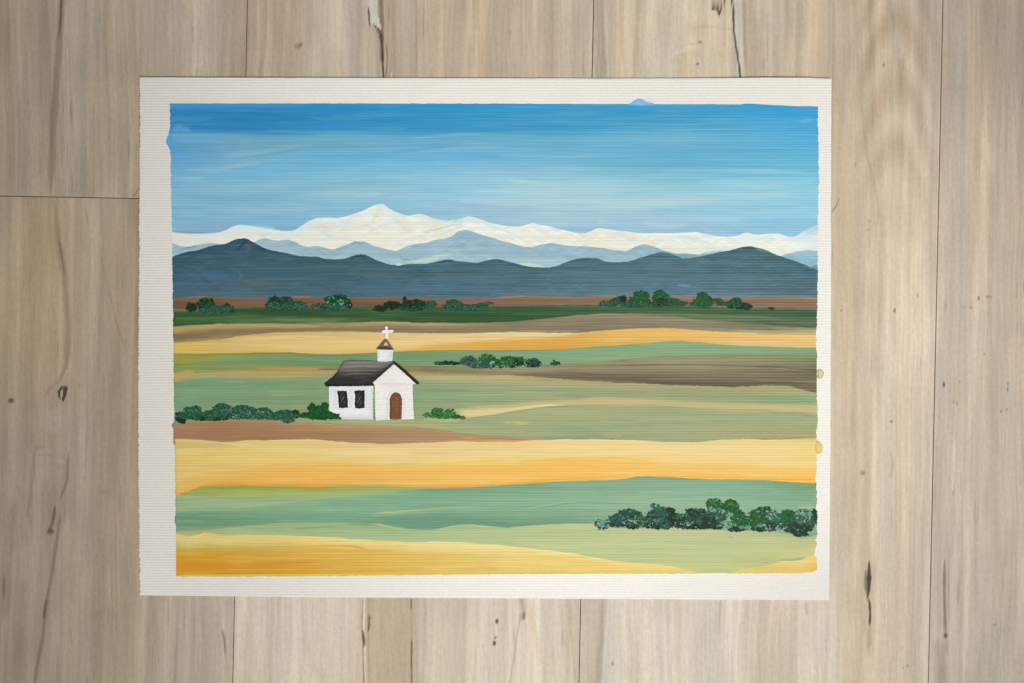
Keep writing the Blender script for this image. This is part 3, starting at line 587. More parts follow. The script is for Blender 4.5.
band('painted_snow_range', 'painted range of white snow mountains with one main peak', 1, SNOW, [(160,262),(520,272),(830,266)],
 [(172,[(0,(226,230,222)),(.5,(226,230,212)),(1,(206,220,220))]), (240,[(0,(222,232,234)),(.25,(228,232,222)),(1,(226,230,214))]), (330,[(0,(226,233,234)),(.3,(234,233,220)),(1,(236,234,216))]), (381,[(0,(230,236,238)),(.2,(236,236,226)),(.6,(240,236,218)),(1,(238,232,210))]),
  (440,[(0,(228,236,238)),(.3,(238,236,222)),(1,(236,236,222))]), (520,[(0,(238,238,230)),(.5,(240,238,226)),(1,(238,238,226))]), (620,[(0,(240,236,228)),(.6,(238,238,218)),(1,(238,238,226))]), (720,[(0,(236,238,232)),(1,(240,240,226))]), (790,[(0,(228,236,236)),(.3,(240,240,230)),(1,(240,238,220))]), (818,[(0,(180,212,228)),(.18,(200,222,232)),(.4,(232,236,232)),(1,(236,236,222))])],
 amp=.05, warp=2, seed=2, mat=M_smooth, jit=.7, tint=[((214,226,230),.4,.6),((240,228,196),.3,.62)],
 marks=[('s',[(306,224),(322,230),(334,240)],4,(206,218,226),.55,3,.3,.3), ('s',[(352,216),(346,226),(336,234)],4,(210,222,230),.5,3,.3,.3), ('s',[(388,212),(398,222),(414,236)],4,(206,220,230),.55,3,.3,.3), ('s',[(440,222),(428,232),(418,242)],3,(204,218,230),.5,2.4,.3,.3), ('s',[(482,222),(496,228),(512,233)],3.4,(202,218,230),.55,2.6,.3,.3), ('s',[(534,226),(546,234),(556,240)],3.4,(210,222,232),.5,2.6,.3,.3), ('s',[(604,231),(622,236),(640,242)],3.4,(208,222,232),.5,2.6,.3,.3), ('s',[(676,235),(700,240),(716,246)],3.4,(206,220,232),.5,2.6,.3,.3), ('s',[(360,214),(370,209),(378,206)],2.4,(246,246,242),.7,1.6,.3), ('s',[(316,221),(336,219.6),(350,217)],2,(246,246,242),.6,1.5,.3,.3),
  ('s',[(239,226),(254,227.4),(270,230)],3.4,(206,226,236),.7,2.4,.3), ('s',[(300,225),(312,219.6)],2.4,(232,236,238),.9,1.6,.3), ('s',[(318,224),(323,226),(327,228)],3.4,(236,214,170),.6,3,.3), ('s',[(330,232),(350,230),(366,226)],3,(238,222,178),.45,3,.3,.2), ('s',[(372,222),(377,214),(380,209)],2,(238,214,172),.65,1.4,.3), ('s',[(376,206),(384,205)],3,(206,222,230),.6,2,.3), ('s',[(384,208),(390,214),(397,219)],3,(232,238,240),.8,2,.3),
  ('s',[(399,224),(404,219),(409,226),(400,234)],5,(240,226,184),.55,4,.2), ('s',[(414,222),(424,224),(434,226)],4,(238,226,196),.5,3,.3), ('s',[(430,222),(440,226),(434,232)],5,(240,228,194),.45,4,.3), ('s',[(346,222),(332,229),(316,236)],3,(214,226,228),.5,2.4,.3,.3), ('s',[(408,238),(396,246)],6,(220,230,230),.5,4,.3),
  ('s',[(424,232),(440,228.6),(452,225.4),(462,224)],1.6,(214,186,150),.6,1.1,.3,.3), ('s',[(426,239),(444,233),(462,226.4)],1.3,(196,214,226),.65,1,.3), ('s',[(453,222),(459,219),(465,217)],5,(190,214,228),.7,3,.3,.2), ('s',[(466,218.6),(474,221),(480,224)],4,(214,228,236),.6,3,.3), ('s',[(466.5,215.5),(468.6,214.9),(471.6,215.8)],1.8,(62,140,200),.85,1,.2),
  ('s',[(180,233.8),(192,234.6)],1.4,(232,206,168),.6,1,.2), ('s',[(172,240),(190,242),(206,240)],5,(214,226,206),.5,4,.3), ('s',[(262,233),(282,235),(298,234)],5,(222,226,214),.5,4,.3), ('s',[(300,240),(320,244),(334,246)],4,(236,236,224),.6,3,.3), ('s',[(552,228.6),(562,231)],3,(216,228,236),.6,2,.3), ('s',[(590,243),(606,242),(612,239)],4,(230,236,204),.5,3,.3), ('s',[(604,236),(624,234),(640,236)],3,(242,232,214),.5,3,.3,.3), ('s',[(700,234.4),(712,238)],3.4,(212,224,232),.6,2.4,.3), ('s',[(690,246),(720,244),(750,243)],3,(244,240,210),.5,3,.3,.3), ('s',[(738,240),(745,236),(748,233.4)],4,(226,236,240),.7,3,.3), ('s',[(756,244),(762,250),(770,251),(782,249)],4,(246,240,206),.7,3,.3,.2), ('s',[(768,248),(790,243),(812,245)],3.4,(244,246,240),.7,2.6,.3,.2), ('s',[(806,233),(812,229),(818,226)],5,(190,214,230),.6,3,.2)])
HILLS = [(168,243),(172,243.4),(176,245.6),(179,246.6),(187,247.2),(192,246),(200,244.2),(206,243.4),(214,243.2),(232,247),(247,245),(253,242),(257,239.6),(263.5,238.2),(269,239.6),(277.5,240.8),(284,240),(288,240),(293,242),(298.6,245.4),(306,247),(316,246),(322,247.6),(330,249.8),(335,248.4),(339,247.2),(345.5,245),(350,242.4),(353.4,241.2),(354.3,240.2),(355.4,241.4),(363,241.6),(367.5,243.6),(372,246),(378,247.6),(382.5,248.4),(390,250),(395.7,251),(400,248.4),(405,246),(416,243.6),(426.4,242.3),(434,239.6),(442,238.8),(449,237.2),(453,234.4),(458,231),(465,229.9),(470,231),(475.6,233),(482,235.4),(489.7,237.2),(500,240.6),(510,243.4),(516,245),(522.6,246.4),(526,247),(531.4,247.6),(535,246),(540,244.4),(547,243.4),(554,244),(561,244.9),(572,246),(584,246.4),(594,247.2),(603.4,248.4),(614,250.4),(624.5,251.4),(630,249.4),(635,246.6),(640,244.6),(644,244.2),(649,245.2),(654.4,246.4),(660,249.4),(665,250.7),(671,252),(676,253.4),(681,253.5),(690,254),(699,255),(703,253.6),(707,251.9),(714,250.8),(719.8,250),(727,251),(740,256),(770,262),(778,257.6),(781,256),(787,254),(794,252.4),(800,251),(806.8,250.2),(812,250.6),(818,251),(822,251.4)]
band('painted_blue_hills', 'painted pale periwinkle blue hills under the snow', 2, HILLS, [(160,274),(830,280)],
 [(172,[(0,(140,170,196)),(1,(150,182,206))]), (270,[(0,(142,166,194)),(.5,(152,180,206)),(1,(160,190,212))]), (360,[(0,(140,166,194)),(.4,(152,180,204)),(1,(164,192,208))]), (465,[(0,(140,168,202)),(.5,(146,174,204)),(1,(160,188,208))]), (560,[(0,(136,166,198)),(.5,(150,178,204)),(1,(172,198,214))]), (650,[(0,(134,166,196)),(.6,(136,168,194)),(1,(130,160,184))]), (720,[(0,(140,178,198)),(1,(100,140,164))]), (818,[(0,(128,168,204)),(.5,(130,170,202)),(1,(112,150,180))])],
 amp=.06, warp=2, seed=3, mat=M_smooth, jit=.8, tint=[((168,196,216),.35,.58),((124,154,188),.3,.62)],
 marks=[('s',[(399,255),(404,259.6),(412,260.4),(420,258)],2,(112,142,176),.6,1.4,.3), ('s',[(406,262),(424,261),(440,256),(452,254)],4.4,(190,208,200),.75,3,.3,.2), ('s',[(396,264),(402,265)],2.6,(196,214,216),.8,2,.3), ('s',[(350,243.6),(356,242),(364,242.6)],1.4,(112,138,172),.6,1.2,.3), ('s',[(518,264),(532,265),(544,267)],3.4,(200,216,208),.75,2.2,.3), ('s',[(400,249),(412,245.6)],3,(170,196,214),.6,2,.3), ('s',[(452,240),(466,234),(476,240)],6,(138,164,202),.5,4,.2), ('s',[(178,249.4),(190,248.4),(200,245.6)],1.8,(110,146,176),.7,1.4,.3), ('s',[(186,247.8),(197,245)],1.4,(76,106,124),.8,1,.3),
  ('s',[(660,251.6),(666,252.6),(674,254.6)],2.4,(124,164,182),.7,1.6,.3), ('s',[(676,255),(688,256),(698,256)],4,(104,150,170),.75,2,.2), ('a',[(806,270),(812,266.4),(822,262)],[(806,275),(822,275)],(88,132,168),.9,1,1,4), ('s',[(702,254),(718,251)],2,(172,206,216),.6,1.4,.3)])
DARK = [(168,257.4),(172,256),(179,253.4),(186,251.6),(196.6,250),(202,248),(207,246.2),(215,245),(223,244),(228,242),(232,240),(237,239),(242.4,238.2),(247,239.4),(250,241.6),(256.4,244.8),(261,247.4),(265,249),(273,251),(281,252.7),(290,254.4),(298.6,256),(308,256.4),(316,256.6),(323,259),(332,259.6),(342,259.4),(347,257.4),(352.6,255),(357,254.4),(361.4,254),(365.6,255.4),(370,257.6),(376,260.4),(382.5,262.7),(390,264.6),(397.4,265.8),(403,264.6),(409,263.6),(417,263.6),(424.7,263.6),(431,262.4),(437,261.2),(442,259.8),(447.5,259.4),(451,259.6),(454.6,261),(465,262),(475.6,262.8),(483,261.2),(491.5,259.6),(497,259.2),(502,260.4),(508,262),(514.3,263.2),(522.6,265.4),(532,267),(542,267.7),(549,267.4),(556,266),(563,263.4),(570,260.6),(577,259),(584,257.8),(589,258.2),(594.7,257.8),(599,259),(603.4,261),(609,262.2),(614,262.7),(621,262),(628,261.5),(635,259.4),(642,257),(651,254.4),(659.7,251.8),(665,252.4),(670,253.4),(677,256),(682,258.4),(690,258),(699,256.4),(705,255.2),(717,253),(729.5,250.6),(736,248.6),(742.3,247),(748.8,246.3),(753,246.6),(757,247.6),(764,249.8),(771,252.4),(777,255),(784,257.7),(793,260.6),(802,263.6),(810,267),(818,270.4),(822,272)]
band('painted_dark_hills', 'painted slate blue hills in front of the paler ones', 3, DARK, [(160,300.5),(830,300.5)],
 [(172,[(0,(52,84,100)),(.3,(64,92,106)),(.6,(64,96,116)),(1,(74,100,112))]), (242,[(0,(46,76,90)),(.12,(62,88,100)),(.5,(68,96,112)),(.8,(74,98,108)),(1,(76,102,116))]), (330,[(0,(66,92,100)),(.3,(70,96,104)),(.7,(72,98,108)),(1,(72,104,120))]), (430,[(0,(66,96,108)),(.35,(78,104,112)),(.7,(78,108,124)),(1,(82,112,124))]), (550,[(0,(74,104,114)),(.3,(82,110,120)),(.7,(86,114,124)),(1,(90,122,132))]), (660,[(0,(80,116,130)),(.12,(82,112,120)),(.5,(86,116,128)),(1,(92,126,136))]), (750,[(0,(64,96,106)),(.2,(80,110,118)),(.6,(82,112,122)),(.85,(92,118,126)),(1,(100,128,136))]), (818,[(0,(68,106,124)),(.4,(76,106,114)),(.7,(84,112,120)),(1,(84,122,138))])],
 amp=.11, warp=3, seed=4, jit=.7, tint=[((96,124,140),.35,.58),((54,82,96),.35,.6)],
 marks=[('s',[(236,241),(242,239),(247,240),(240,247),(236,251)],2.6,(38,66,78),.7,2,.2), ('s',[(246,244),(250,248),(246,254)],3,(84,114,128),.5,2.4,.3), ('s',[(206,248),(192,252),(178,256)],2.2,(44,74,88),.6,1.8,.3), ('s',[(256,246),(268,251.4),(290,256)],1.8,(44,72,84),.6,1.4,.3), ('s',[(238,272),(242,276),(238,280)],3,(84,118,142),.55,2.4,.3), ('s',[(200,274),(220,276),(236,282)],7,(68,104,130),.5,5,.3,.3), ('s',[(240,280),(262,284),(272,283)],4.6,(104,108,98),.6,3,.3,.3), ('s',[(222,286),(260,287),(300,286)],2.4,(92,98,94),.5,2,.3,.4), ('s',[(172,290),(220,292),(270,296)],5,(82,104,116),.4,4,.2,.3), ('s',[(316,258),(330,262)],2.4,(56,82,90),.5,2,.3), ('s',[(348,258.4),(360,255.6),(369,258.6)],2,(44,70,80),.7,1.6,.3),
  ('s',[(362,285),(378,282),(398,284)],7,(72,110,144),.5,5,.3,.3), ('s',[(424,280),(440,284)],4,(70,106,138),.4,4,.3,.3), ('s',[(436,262.4),(448,260.4),(453,261)],2,(40,70,84),.7,1.6,.3), ('s',[(428,266),(440,271),(446,268)],4,(80,112,134),.5,3,.3), ('s',[(486,261.6),(498,260.6),(506,262)],2.4,(56,84,92),.6,2,.3), ('s',[(470,268),(500,272),(520,270)],4,(86,114,124),.4,3,.3,.4), ('s',[(508,264),(522,267),(538,269)],2.6,(58,88,94),.6,2,.3), ('s',[(574,261),(588,258.8),(598,260)],2.4,(64,92,96),.6,2,.3), ('s',[(584,257.8),(590,257.2),(594,258.6)],1.4,(126,156,170),.6,1,.3), ('s',[(655,254),(662,252.6),(674,256)],3,(88,128,146),.6,2.4,.3), ('s',[(742,248),(750,247.4),(757,250)],3,(48,80,92),.7,2,.3), ('s',[(754,248),(762,251),(768,252.4)],1.8,(110,146,160),.7,1.2,.3), ('s',[(678,285),(690,286)],2.6,(116,152,184),.7,1.6,.3), ('s',[(640,282),(660,278)],4,(100,112,108),.4,3,.3), ('s',[(750,284),(790,282),(818,280)],3,(74,98,100),.5,2.4,.3,.3), ('s',[(764,275),(768,276)],2,(96,110,112),.5,2,.3), ('s',[(600,296),(680,297),(740,298)],2.4,(112,146,158),.5,2,.2,.4), ('s',[(795,297),(812,298)],2,(92,138,162),.7,1.6,.2), ('s',[(776,288),(800,292),(816,286)],5,(70,96,104),.5,4,.3), ('s',[(470,292),(520,294),(570,292)],4,(100,124,136),.4,3,.3,.4)])

# ---- the striped fields, from the far ones to the near ones
BR_T = [(168,298.6),(173.8,298.2),(182,297),(189.6,296.3),(207,296.3),(222,297),(235,297.6),(252,298.2),(267,298.4),(280,297.4),(291.6,296.4),(308,296.4),(323,297),(345,297.4),(366,297),(389,297),(415,297.4),(432,298.4),(450,298.7),(472,298.3),(494,297.7),(508,296.2),(521,295.3),(540,295.8),(575,296.8),(590,295.8),(603,295.1),(624.5,295.8),(650,296),(678,296.3),(711.7,296.4),(732.7,297.6),(753.6,297),(794,296.3),(808,296.8),(822,298.4)]
band('painted_field', 'painted dull brown strip of field below the slate hills', 4, BR_T, [(160,314),(830,312)],
 [(172,[(0,(126,98,72)),(.2,(102,78,66)),(.7,(104,78,64)),(.85,(92,88,70)),(1,(84,84,66))]), (300,[(0,(128,96,74)),(.3,(106,78,66)),(1,(104,76,62))]), (450,[(0,(126,100,84)),(.3,(116,90,78)),(1,(112,86,74))]), (600,[(0,(140,110,86)),(.3,(124,98,84)),(1,(118,94,80))]), (750,[(0,(142,116,92)),(.3,(124,100,84)),(1,(116,96,82))]), (818,[(0,(146,120,92)),(.3,(130,104,86)),(1,(118,96,82))])],
 amp=.09, seed=5, jit=.9, tint=[((140,110,92),.4,.58)],
 marks=[('s',[(186,296.8),(196,296.4),(208,296.8)],1.4,(160,134,90),.8,1,.2), ('s',[(286,297.2),(300,296.6),(312,297)],1.3,(158,130,96),.7,1,.2), ('s',[(496,298),(510,296.6),(526,296)],1.8,(164,132,88),.75,1.2,.2), ('a',[(170,309),(192,309)],[(170,313),(192,313)],(104,112,88),.8,1,1,8), ('s',[(520,296.2),(550,297),(580,297.4)],1.2,(158,128,96),.6,1,.2), ('s',[(596,296),(640,296.4)],1.2,(156,126,96),.6,1,.2), ('s',[(800,297.4),(818,298.4)],1.4,(164,136,96),.7,1,.2)])
DG_T = [(168,312),(174,311.8),(190,311.6),(209,311),(222,309.2),(235,307.6),(262,307.2),(300,307.6),(341,307.8),(350,306.6),(373,307),(420,308),(470,306.8),(521,306.2),(560,305.6),(594.5,305.4),(640,306),(687,306.2),(720,307.6),(750.5,308.4),(774,308.6),(800,309.6),(822,310.4)]
band('painted_field', 'painted dark green strip of field behind the far trees', 5, DG_T, [(160,330),(345,331),(560,329),(640,327),(830,332)],
 [(172,[(0,(58,92,60)),(.15,(36,74,40)),(.45,(46,86,44)),(.7,(38,84,46)),(1,(60,86,56))]), (240,[(0,(46,82,46)),(.2,(34,70,38)),(.55,(62,98,56)),(.75,(78,110,66)),(1,(70,100,60))]), (320,[(0,(40,78,44)),(.3,(36,74,42)),(.42,(52,92,50)),(.55,(104,120,76)),(1,(108,116,72))]), (400,[(0,(40,80,48)),(.3,(44,84,48)),(.55,(36,76,42)),(1,(40,80,44))]), (520,[(0,(44,86,54)),(.3,(38,80,46)),(.6,(34,72,42)),(1,(60,86,56))]), (590,[(0,(50,88,56)),(.3,(42,80,50)),(1,(58,84,58))]), (680,[(0,(58,92,60)),(.25,(60,92,58)),(.4,(84,104,74)),(1,(92,104,78))]), (750,[(0,(54,92,60)),(.2,(44,86,54)),(.35,(74,98,68)),(.6,(90,104,78)),(1,(98,108,80))]), (818,[(0,(40,88,56)),(.3,(36,80,52)),(.45,(72,98,70)),(.7,(84,102,74)),(1,(104,112,84))])],
 amp=.13, seed=6, jit=1.3, tint=[((70,106,62),.4,.58),((26,58,36),.4,.6)],
 marks=[('s',[(172,324.6),(190,325),(230,322.8)],1.6,(30,72,44),.7,1,.2), ('s',[(172,327.6),(174.5,328.2)],2,(72,142,150),.9,1,.1), ('s',[(173,318),(210,318),(260,315)],2.4,(74,108,60),.55,2,.3,.3), ('s',[(272,318.6),(300,320.6),(340,321.4)],3.4,(98,120,76),.6,2.4,.3), ('s',[(640,314),(700,315),(780,318)],1.2,(132,134,108),.5,1,.2,.4), ('s',[(660,310.6),(720,313),(780,314)],2,(40,78,48),.5,1.6,.3,.3), ('s',[(690,321),(740,322),(800,325)],1.6,(66,84,64),.6,1.2,.3)])
GT_T = [(168,326.6),(174,326),(190,325),(215,323.6),(240,323.2),(290,323.6),(341,323.2),(362,322.2),(385,321.4),(415,322.6),(440,322.8),(470,323),(495,322.4),(512,321.6),(537,319),(560,317),(582,315),(600,313.8),(620,313.2),(640,313.4),(660,315),(680,317),(705,319.6),(730,321.6),(760,324),(790,326.8),(822,328.4)]
band('painted_field', 'painted grey-olive ploughed strip above the upper yellow field', 6, GT_T, [(160,347),(235,342),(345,338),(512,338),(640,336),(830,339)],
 [(172,[(0,(140,134,88)),(.1,(174,150,98)),(.28,(166,142,94)),(.42,(122,104,72)),(.62,(118,100,70)),(.75,(166,142,94)),(1,(178,154,100))]), (235,[(0,(150,138,90)),(.18,(180,156,104)),(.34,(152,132,90)),(.46,(128,110,78)),(.66,(134,114,80)),(1,(196,166,108))]), (330,[(0,(160,144,98)),(.16,(172,150,102)),(.3,(136,118,86)),(.56,(132,114,82)),(.75,(170,146,98)),(1,(206,176,118))]), (430,[(0,(170,148,102)),(.18,(176,152,106)),(.3,(140,122,90)),(.6,(138,120,90)),(.75,(176,150,104)),(1,(206,176,118))]), (512,[(0,(116,112,80)),(.2,(132,118,92)),(.6,(130,116,94)),(.75,(150,132,100)),(1,(206,176,118))]), (600,[(0,(150,132,106)),(.1,(140,126,100)),(.3,(136,122,98)),(.8,(122,110,90)),(1,(140,126,100))]), (680,[(0,(120,118,88)),(.2,(140,130,104)),(.6,(134,124,98)),(1,(128,120,96))]), (760,[(0,(112,112,84)),(.3,(120,116,90)),(.5,(170,158,116)),(.7,(196,178,128)),(1,(206,182,124))]), (818,[(0,(118,118,88)),(.25,(186,172,126)),(.6,(196,176,124)),(1,(206,176,118))])],
 amp=.08, seed=7, jit=.9, tint=[((160,142,106),.35,.58),((104,94,70),.25,.6)],
 marks=[('s',[(560,317),(590,315),(624,314)],1.2,(170,148,126),.65,1,.2,.2), ('s',[(640,322),(680,320),(720,322)],2.4,(156,144,116),.45,2,.3,.3), ('s',[(516,330.6),(550,331.6),(580,331)],2,(180,162,120),.5,1.6,.3), ('s',[(560,326),(620,324),(680,325)],2,(112,104,84),.4,2,.3,.4), ('s',[(700,326),(740,328),(780,330)],2.6,(104,104,80),.5,2,.3,.3)])
YU_T = [(168,343),(174,342.6),(195,341),(218,339.5),(235,336),(252,334),(270.5,332.6),(300,331.6),(341,331.2),(370,332.4),(415,333),(440,333.4),(468,333.4),(495,332.4),(521,331.8),(545,332.6),(567,333),(584,332.2),(599.5,331),(615,329.6),(632,328.6),(646,328.2),(662,328),(685,329.2),(712,331),(740,332.6),(768,334),(800,334.8),(822,335)]
YU_B = [(160,354),(230,354),(320,355.5),(380,355),(512,352.5),(600,349),(650,345),(680,343.5),(720,346),(768,349),(830,350)]
band('painted_field', 'painted upper yellow field, pale wheat on the left and golden on the right', 7, YU_T, YU_B,
 [(172,[(0,(196,166,84)),(.4,(206,176,92)),(.8,(206,178,98)),(1,(190,160,70))]), (235,[(0,(190,160,100)),(.3,(210,180,114)),(.8,(210,180,116)),(1,(204,170,96))]), (330,[(0,(204,176,116)),(.4,(222,190,124)),(.85,(222,188,122)),(1,(216,182,110))]), (420,[(0,(222,192,130)),(.4,(230,198,134)),(.7,(232,200,138)),(.9,(214,164,76)),(1,(216,164,70))]), (512,[(0,(228,204,146)),(.35,(232,206,150)),(.5,(226,174,88)),(.75,(216,160,66)),(1,(212,158,66))]), (600,[(0,(218,174,94)),(.3,(226,178,94)),(.7,(224,176,92)),(1,(206,164,84))]), (680,[(0,(228,184,102)),(.3,(232,184,98)),(1,(222,176,96))]), (760,[(0,(226,190,116)),(.3,(228,184,106)),(.7,(222,184,120)),(1,(222,184,116))]), (818,[(0,(224,196,120)),(.25,(232,190,108)),(.6,(226,186,116)),(1,(228,180,96))])],
 amp=.04, seed=8, jit=.9, tint=[((232,206,146),.3,.58),((208,164,92),.2,.62)],
 marks=[('a',[(404,347),(440,344.6),(480,342),(512,340),(560,336.6),(612,333)],[(404,352),(470,354),(512,353),(612,349)],(218,160,66),.65,3,3,40), ('s',[(462,343.4),(500,340),(530,336.8)],1.4,(238,170,60),.8,1,.3), ('s',[(516,348.4),(560,346.4),(620,343.6),(650,342)],1.7,(224,160,52),.7,1.2,.3), ('s',[(512,335),(540,334.6),(580,333.4)],2.6,(238,218,162),.7,2,.3,.2), ('s',[(174,350),(196,350),(240,351.8),(290,351)],1.6,(204,170,70),.7,1.2,.2), ('s',[(172,345),(182,345),(196,344)],7,(206,176,78),.6,4,.3), ('s',[(250,338),(300,336),(350,338)],2,(232,206,150),.5,1.6,.3,.3), ('s',[(600,333),(650,330.4),(690,331.4)],2,(236,178,72),.6,1.6,.3), ('s',[(700,340),(750,342),(800,343)],3,(228,200,148),.5,2.4,.3,.3), ('s',[(720,334),(770,336),(814,338)],1.6,(240,188,88),.55,1.4,.3)])
GS_T = [(168,353.4),(174,353.6),(226.5,353.2),(260,352.6),(288,352.2),(300,353.2),(311,354),(341,354),(346,353.8),(376,352.8),(406,350.9),(440,350.2),(476,350.2),(512,350.1),(540,349.6),(562,349),(586,347.6),(612,345.7),(632,344.2),(652,342.6),(668,341.4),(682,341),(702,342.4),(724.5,345),(746,346),(768,346.6),(793,347.5),(822,347.6)]
band('painted_field', 'painted narrow sage-teal strip of field behind the chapel steeple', 8, GS_T, [(160,384),(280,378),(420,371),(512,371),(580,366),(640,361),(700,358),(830,358)],
 [(172,[(0,(150,152,70)),(.25,(150,148,66)),(.4,(108,146,96)),(.62,(120,148,88)),(.7,(170,150,80)),(1,(186,160,96))]), (235,[(0,(146,156,84)),(.25,(112,152,108)),(.55,(112,150,104)),(.62,(146,146,76)),(.72,(182,156,96)),(1,(182,158,98))]), (330,[(0,(108,148,106)),(.4,(108,150,108)),(.62,(112,146,100)),(.7,(152,132,80)),(.8,(182,160,100)),(1,(150,160,106))]), (430,[(0,(112,152,110)),(.6,(114,156,120)),(1,(126,152,116))]), (560,[(0,(122,164,128)),(.6,(128,168,132)),(1,(136,158,124))]), (680,[(0,(130,170,134)),(1,(128,166,128))]), (818,[(0,(118,164,126)),(1,(120,160,118))])],
 amp=.06, seed=9, jit=.7, tint=[((136,176,140),.3,.58)],
 marks=[('s',[(172,354.6),(230,354.6),(296,353.4),(312,354.6)],1.2,(120,130,60),.6,1,.1), ('s',[(172,366.4),(200,366.4),(250,365.6),(300,367.4),(326,367)],2.2,(158,148,72),.75,1.4,.15,.2), ('s',[(172,362),(186,361),(208,359.6),(230,357)],2.6,(158,154,76),.7,2,.2,.2), ('s',[(256,368),(300,369),(336,368)],2.6,(184,158,98),.7,2,.3), ('s',[(318,368.6),(328,369.4),(338,369)],2.2,(124,104,72),.75,1.6,.3), ('s',[(600,359),(640,356),(676,352)],1.6,(152,170,108),.5,1.4,.3,.3), ('s',[(172,377),(182,374),(194,372)],5,(206,166,92),.6,3.4,.2)])
MF_T = [(168,377),(174,376.6),(186,373.6),(200,372.2),(240,371.4),(300,371.4),(340,370.4),(420,370),(520,372),(560,374),(640,378),(830,384)]
BRW_T = [(400,366.4),(412,366.2),(430,366),(470,366.8),(500,367.4),(530,366.2),(550,364.4),(562,363.2),(580,362.9),(599.5,362.4),(608,361.2),(617,360),(632,358.6),(649.5,357.4),(680,356),(712,355),(740,354.4),(768,354.4),(800,354.8),(822,354.8)]
BRW_B = [(400,373),(430,373.6),(470,375),(512,375.4),(537,377),(560,379),(587,381),(610,382.4),(637,383.2),(660,384.4),(687,385.4),(710,386.2),(732,387.2),(748,386.4),(768,385.4),(788,386),(800,389),(812,392),(822,393)]
